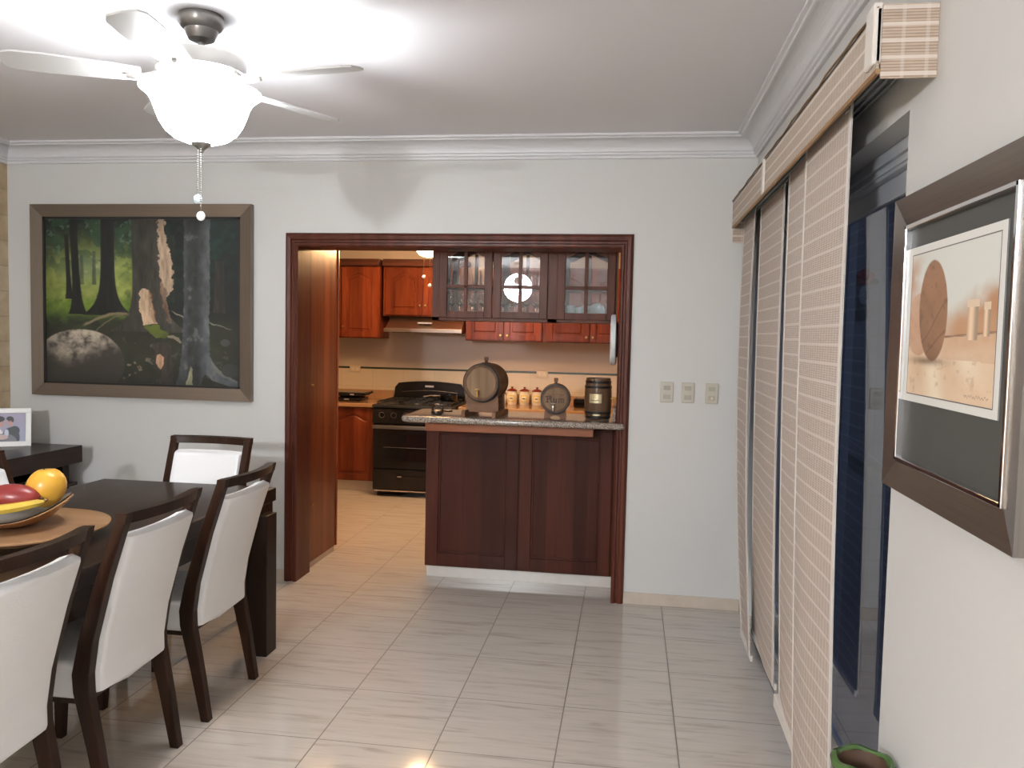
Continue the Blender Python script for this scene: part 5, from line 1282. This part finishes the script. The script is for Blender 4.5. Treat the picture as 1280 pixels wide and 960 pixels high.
    bm = new(); tube(bm, [(x + .028, y + .01, CTZ + .022), (x + .060, y + .03, CTZ + .016), (x + .082, y + .045, CTZ + .020)], [.006, .005, .008], 8); link('tail', bm, M['ornament'], t4, True)
M['ornament'] = plain('dark_brown_metal', (.035, .020, .013), .3, .5)
barrels()

# ---- round disc on the right jamb
def clock():
    t = thing('round_wall_disc', 'round white disc with black back on the right doorway jamb, seen edge-on', 'wall disc', (-.1, 4.87, 1.54))
    T = Matrix.Translation((0, 4.865, 1.536)) @ Matrix.Rotation(-PI / 2, 4, 'Y')     # local z -> -X
    bm = new(); lathe(bm, [(0, .074), (.03, .075), (.085, .078), (.075 + .02, .078), (.095, .078)][:1] + [(0, .105), (.12, .108), (.140, .118), (.148, .112), (.150, .100), (.147, .088), (.135, .084), (0, .084)], T, 56)
    link('disc', bm, M['clockw'], t, True)
    bm = new(); lathe(bm, [(0, .0735), (.085, .0735), (.105, .078), (.105, .0845), (0, .0845)], T, 40); o = link('back_box', bm, M['blackm'], t, True)
    bm = new(); lathe(bm, [(0, .105), (.115, .107), (.115, .1095), (0, .1075)], T, 40); f = link('dial', bm, M['paper'], t, True)
clock()

# ---- green pot by the door
def pot():
    x, y = .583, 2.02
    t = thing('green_vase', 'tall green glazed vase with brown inside by the glass door', 'vase', (x, y, 0)); T = Matrix.Translation((x, y, 0))
    bm = new(); lathe(bm, [(0, 0), (.045, 0), (.050, .01), (.062, .12), (.078, .28), (.080, .38), (.070, .455), (.060, .49), (.060, .505), (.070, .525), (.074, .542), (.070, .551), (.060, .552), (.055, .545)], T, 40)
    for v in bm.verts:
        if v.co.z > .5: a = math.atan2(v.co.y - y, v.co.x - x); v.co.z += .003 * math.sin(5 * a)
    link('body', bm, M['green'], t, True)
    bm = new(); lathe(bm, [(.0555, .545), (.050, .52), (.048, .45), (.050, .35), (0, .34)], T, 32); o = link('inner_wall', bm, M['terra'], t, True); o['label'] = 'unglazed brown inside'
pot()

# ---- things on the patio
def patio():
    x, y = 1.398, 5.28
    t = thing('hanging_ornament', 'hanging ornament with red top, white oval middle and green tail beyond the glass', 'ornament', (x, y, 1.685))
    bm = new()
    for k in range(5):
        a = PI / 2 + 2 * PI * k / 5; ball(bm, (x + .032 * math.cos(a), y - .01, 1.950 + .032 * math.sin(a)), .024, (1, .45, 1), 12)
    ball(bm, (x, y - .02, 1.950), .02, (1, .6, 1), 12); link('red_flower', bm, M['red'], t, True)
    for s in (-1, 1): bm = new(); ball(bm, (x + s * .052, y - .006, 1.923), .022, (1.3, .4, .8), 12); link('leaf', bm, M['orn_green'], t, True)
    bm = new(); ball(bm, (x - .004, y - .012, 1.840), .034, (.85, .5, 1.75), 20); b = link('oval_body', bm, M['cloth'], t, True)
    for k in range(3): bm = new(); ball(bm, (x + .002, y - .028, 1.820 + k * .020), .006, (1.1, .5, 1), 8); link('dark_spot', bm, M['blackm'], b, True)
    bm = new(); ball(bm, (x - .006, y - .010, 1.723), .036, (.95, .5, 1.1), 16); cyl(bm, (x - .004, y - .01, 1.745), (x - .004, y - .01, 1.785), .028, .022); link('green_tail', bm, M['orn_green'], t, True)
    # pale cloth hanging over a line
    t = thing('draped_cloth', 'pale green cloth slung on a line outside the glass door', 'cloth', (1.35, 4.6, 1.0))
    bm = new(); n = 18; V = []
    for k in range(n + 1):
        u = k / n; xx = 1.02 + .42 * u; yy = 4.30 + .05 * math.sin(u * 9); zt = 1.12 - .30 * u ** .55; V.append([bm.verts.new(p) for p in ((xx, yy, zt), (xx, yy + .006, zt), (xx, yy + .03, zt - .055 + .02 * math.sin(u * 14)), (xx, yy + .024, zt - .055 + .02 * math.sin(u * 14)))])
    for a, b in zip(V, V[1:]):
        for k in range(4): bm.faces.new((a[k], a[(k + 1) % 4], b[(k + 1) % 4], b[k]))
    bm.faces.new(V[0]); bm.faces.new(V[-1][::-1]); link('fabric', bm, M['cloth'], t, True)
    bm = new(); tube(bm, [(RW + .2, 4.30, 1.20), (1.02, 4.30, 1.12), (1.44, 4.33, .82), (2.0, 4.36, .80), (SXR, 4.4, .9)], .003, 6); link('line', bm, M['hem'], t)
patio()

# ================================================================= LIGHT
def light(kind, loc, power, col, size=.1, rot=None, sy=None, name='lamp'):
    l = bpy.data.lights.new(name, kind); l.energy = power; l.color = col
    if kind == 'AREA':
        l.size = size
        if sy: l.shape = 'RECTANGLE'; l.size_y = sy
    else: l.shadow_soft_size = size
    o = bpy.data.objects.new(name, l); COL.objects.link(o); o.location = loc
    if rot: o.rotation_euler = rot
    return o
light('POINT', (FX, FY, CZ - .335), 30, (.93, .97, 1), .05, name='fan_bulb_light')
light('POINT', (-1.668, 6.6, 2.30), 34, (1, .60, .30), .06, name='kitchen_bulb_light')
light('AREA', (-1.5, 6.5, 2.6), 23, (1, .62, .33), 1.3, name='kitchen_fill_light')  # added warm fill to lift the kitchen floor, not a real fixture
light('POINT', (-1.77, -2.7, 2.29), 160, (.93, .965, 1), .22, name='living_room_bulb_light')
light('AREA', (SXR - .3, 2.5, 2.9), 26, (.68, .79, 1.0), 2.0, name='patio_dusk_light')
W = bpy.data.worlds.new('dusk'); SC.world = W; W.use_nodes = True
bg = W.node_tree.nodes['Background']; bg.inputs['Color'].default_value = (.36, .44, .60, 1); bg.inputs['Strength'].default_value = .35

# ================================================================= CAMERA
f, yaw, pitch, roll = 1024.571, -.1427, .0595, .0221
P_ = [f, yaw, pitch, roll]
cy, sy_ = math.cos(yaw), math.sin(yaw); cp, sp_ = math.cos(pitch), math.sin(pitch)
fw = Vector((sy_ * cp, cy * cp, -sp_)); r0 = Vector((cy, -sy_, 0)); u0 = r0.cross(fw)
cr_, sr_ = math.cos(roll), math.sin(roll); rt = cr_ * r0 + sr_ * u0; up = -sr_ * r0 + cr_ * u0
cam = bpy.data.cameras.new('camera'); co = bpy.data.objects.new('camera', cam); COL.objects.link(co)
co.matrix_world = Matrix(((rt.x, up.x, -fw.x, 0), (rt.y, up.y, -fw.y, 0), (rt.z, up.z, -fw.z, 1.55), (0, 0, 0, 1)))
cam.sensor_width = 36; cam.lens = f / 1280 * 36; cam.clip_start = .05
SC.camera = co
SC.view_settings.view_transform = 'Standard'; SC.view_settings.look = 'None'; SC.view_settings.gamma = 1; SC.view_settings.use_curve_mapping = False
SC.view_settings.exposure = 0.86
try:
    SC.cycles.use_denoising = True; SC.cycles.sample_clamp_indirect = 6; SC.cycles.max_bounces = 10; SC.cycles.transparent_max_bounces = 16; SC.cycles.caustics_reflective = False; SC.cycles.caustics_refractive = False
except Exception: pass
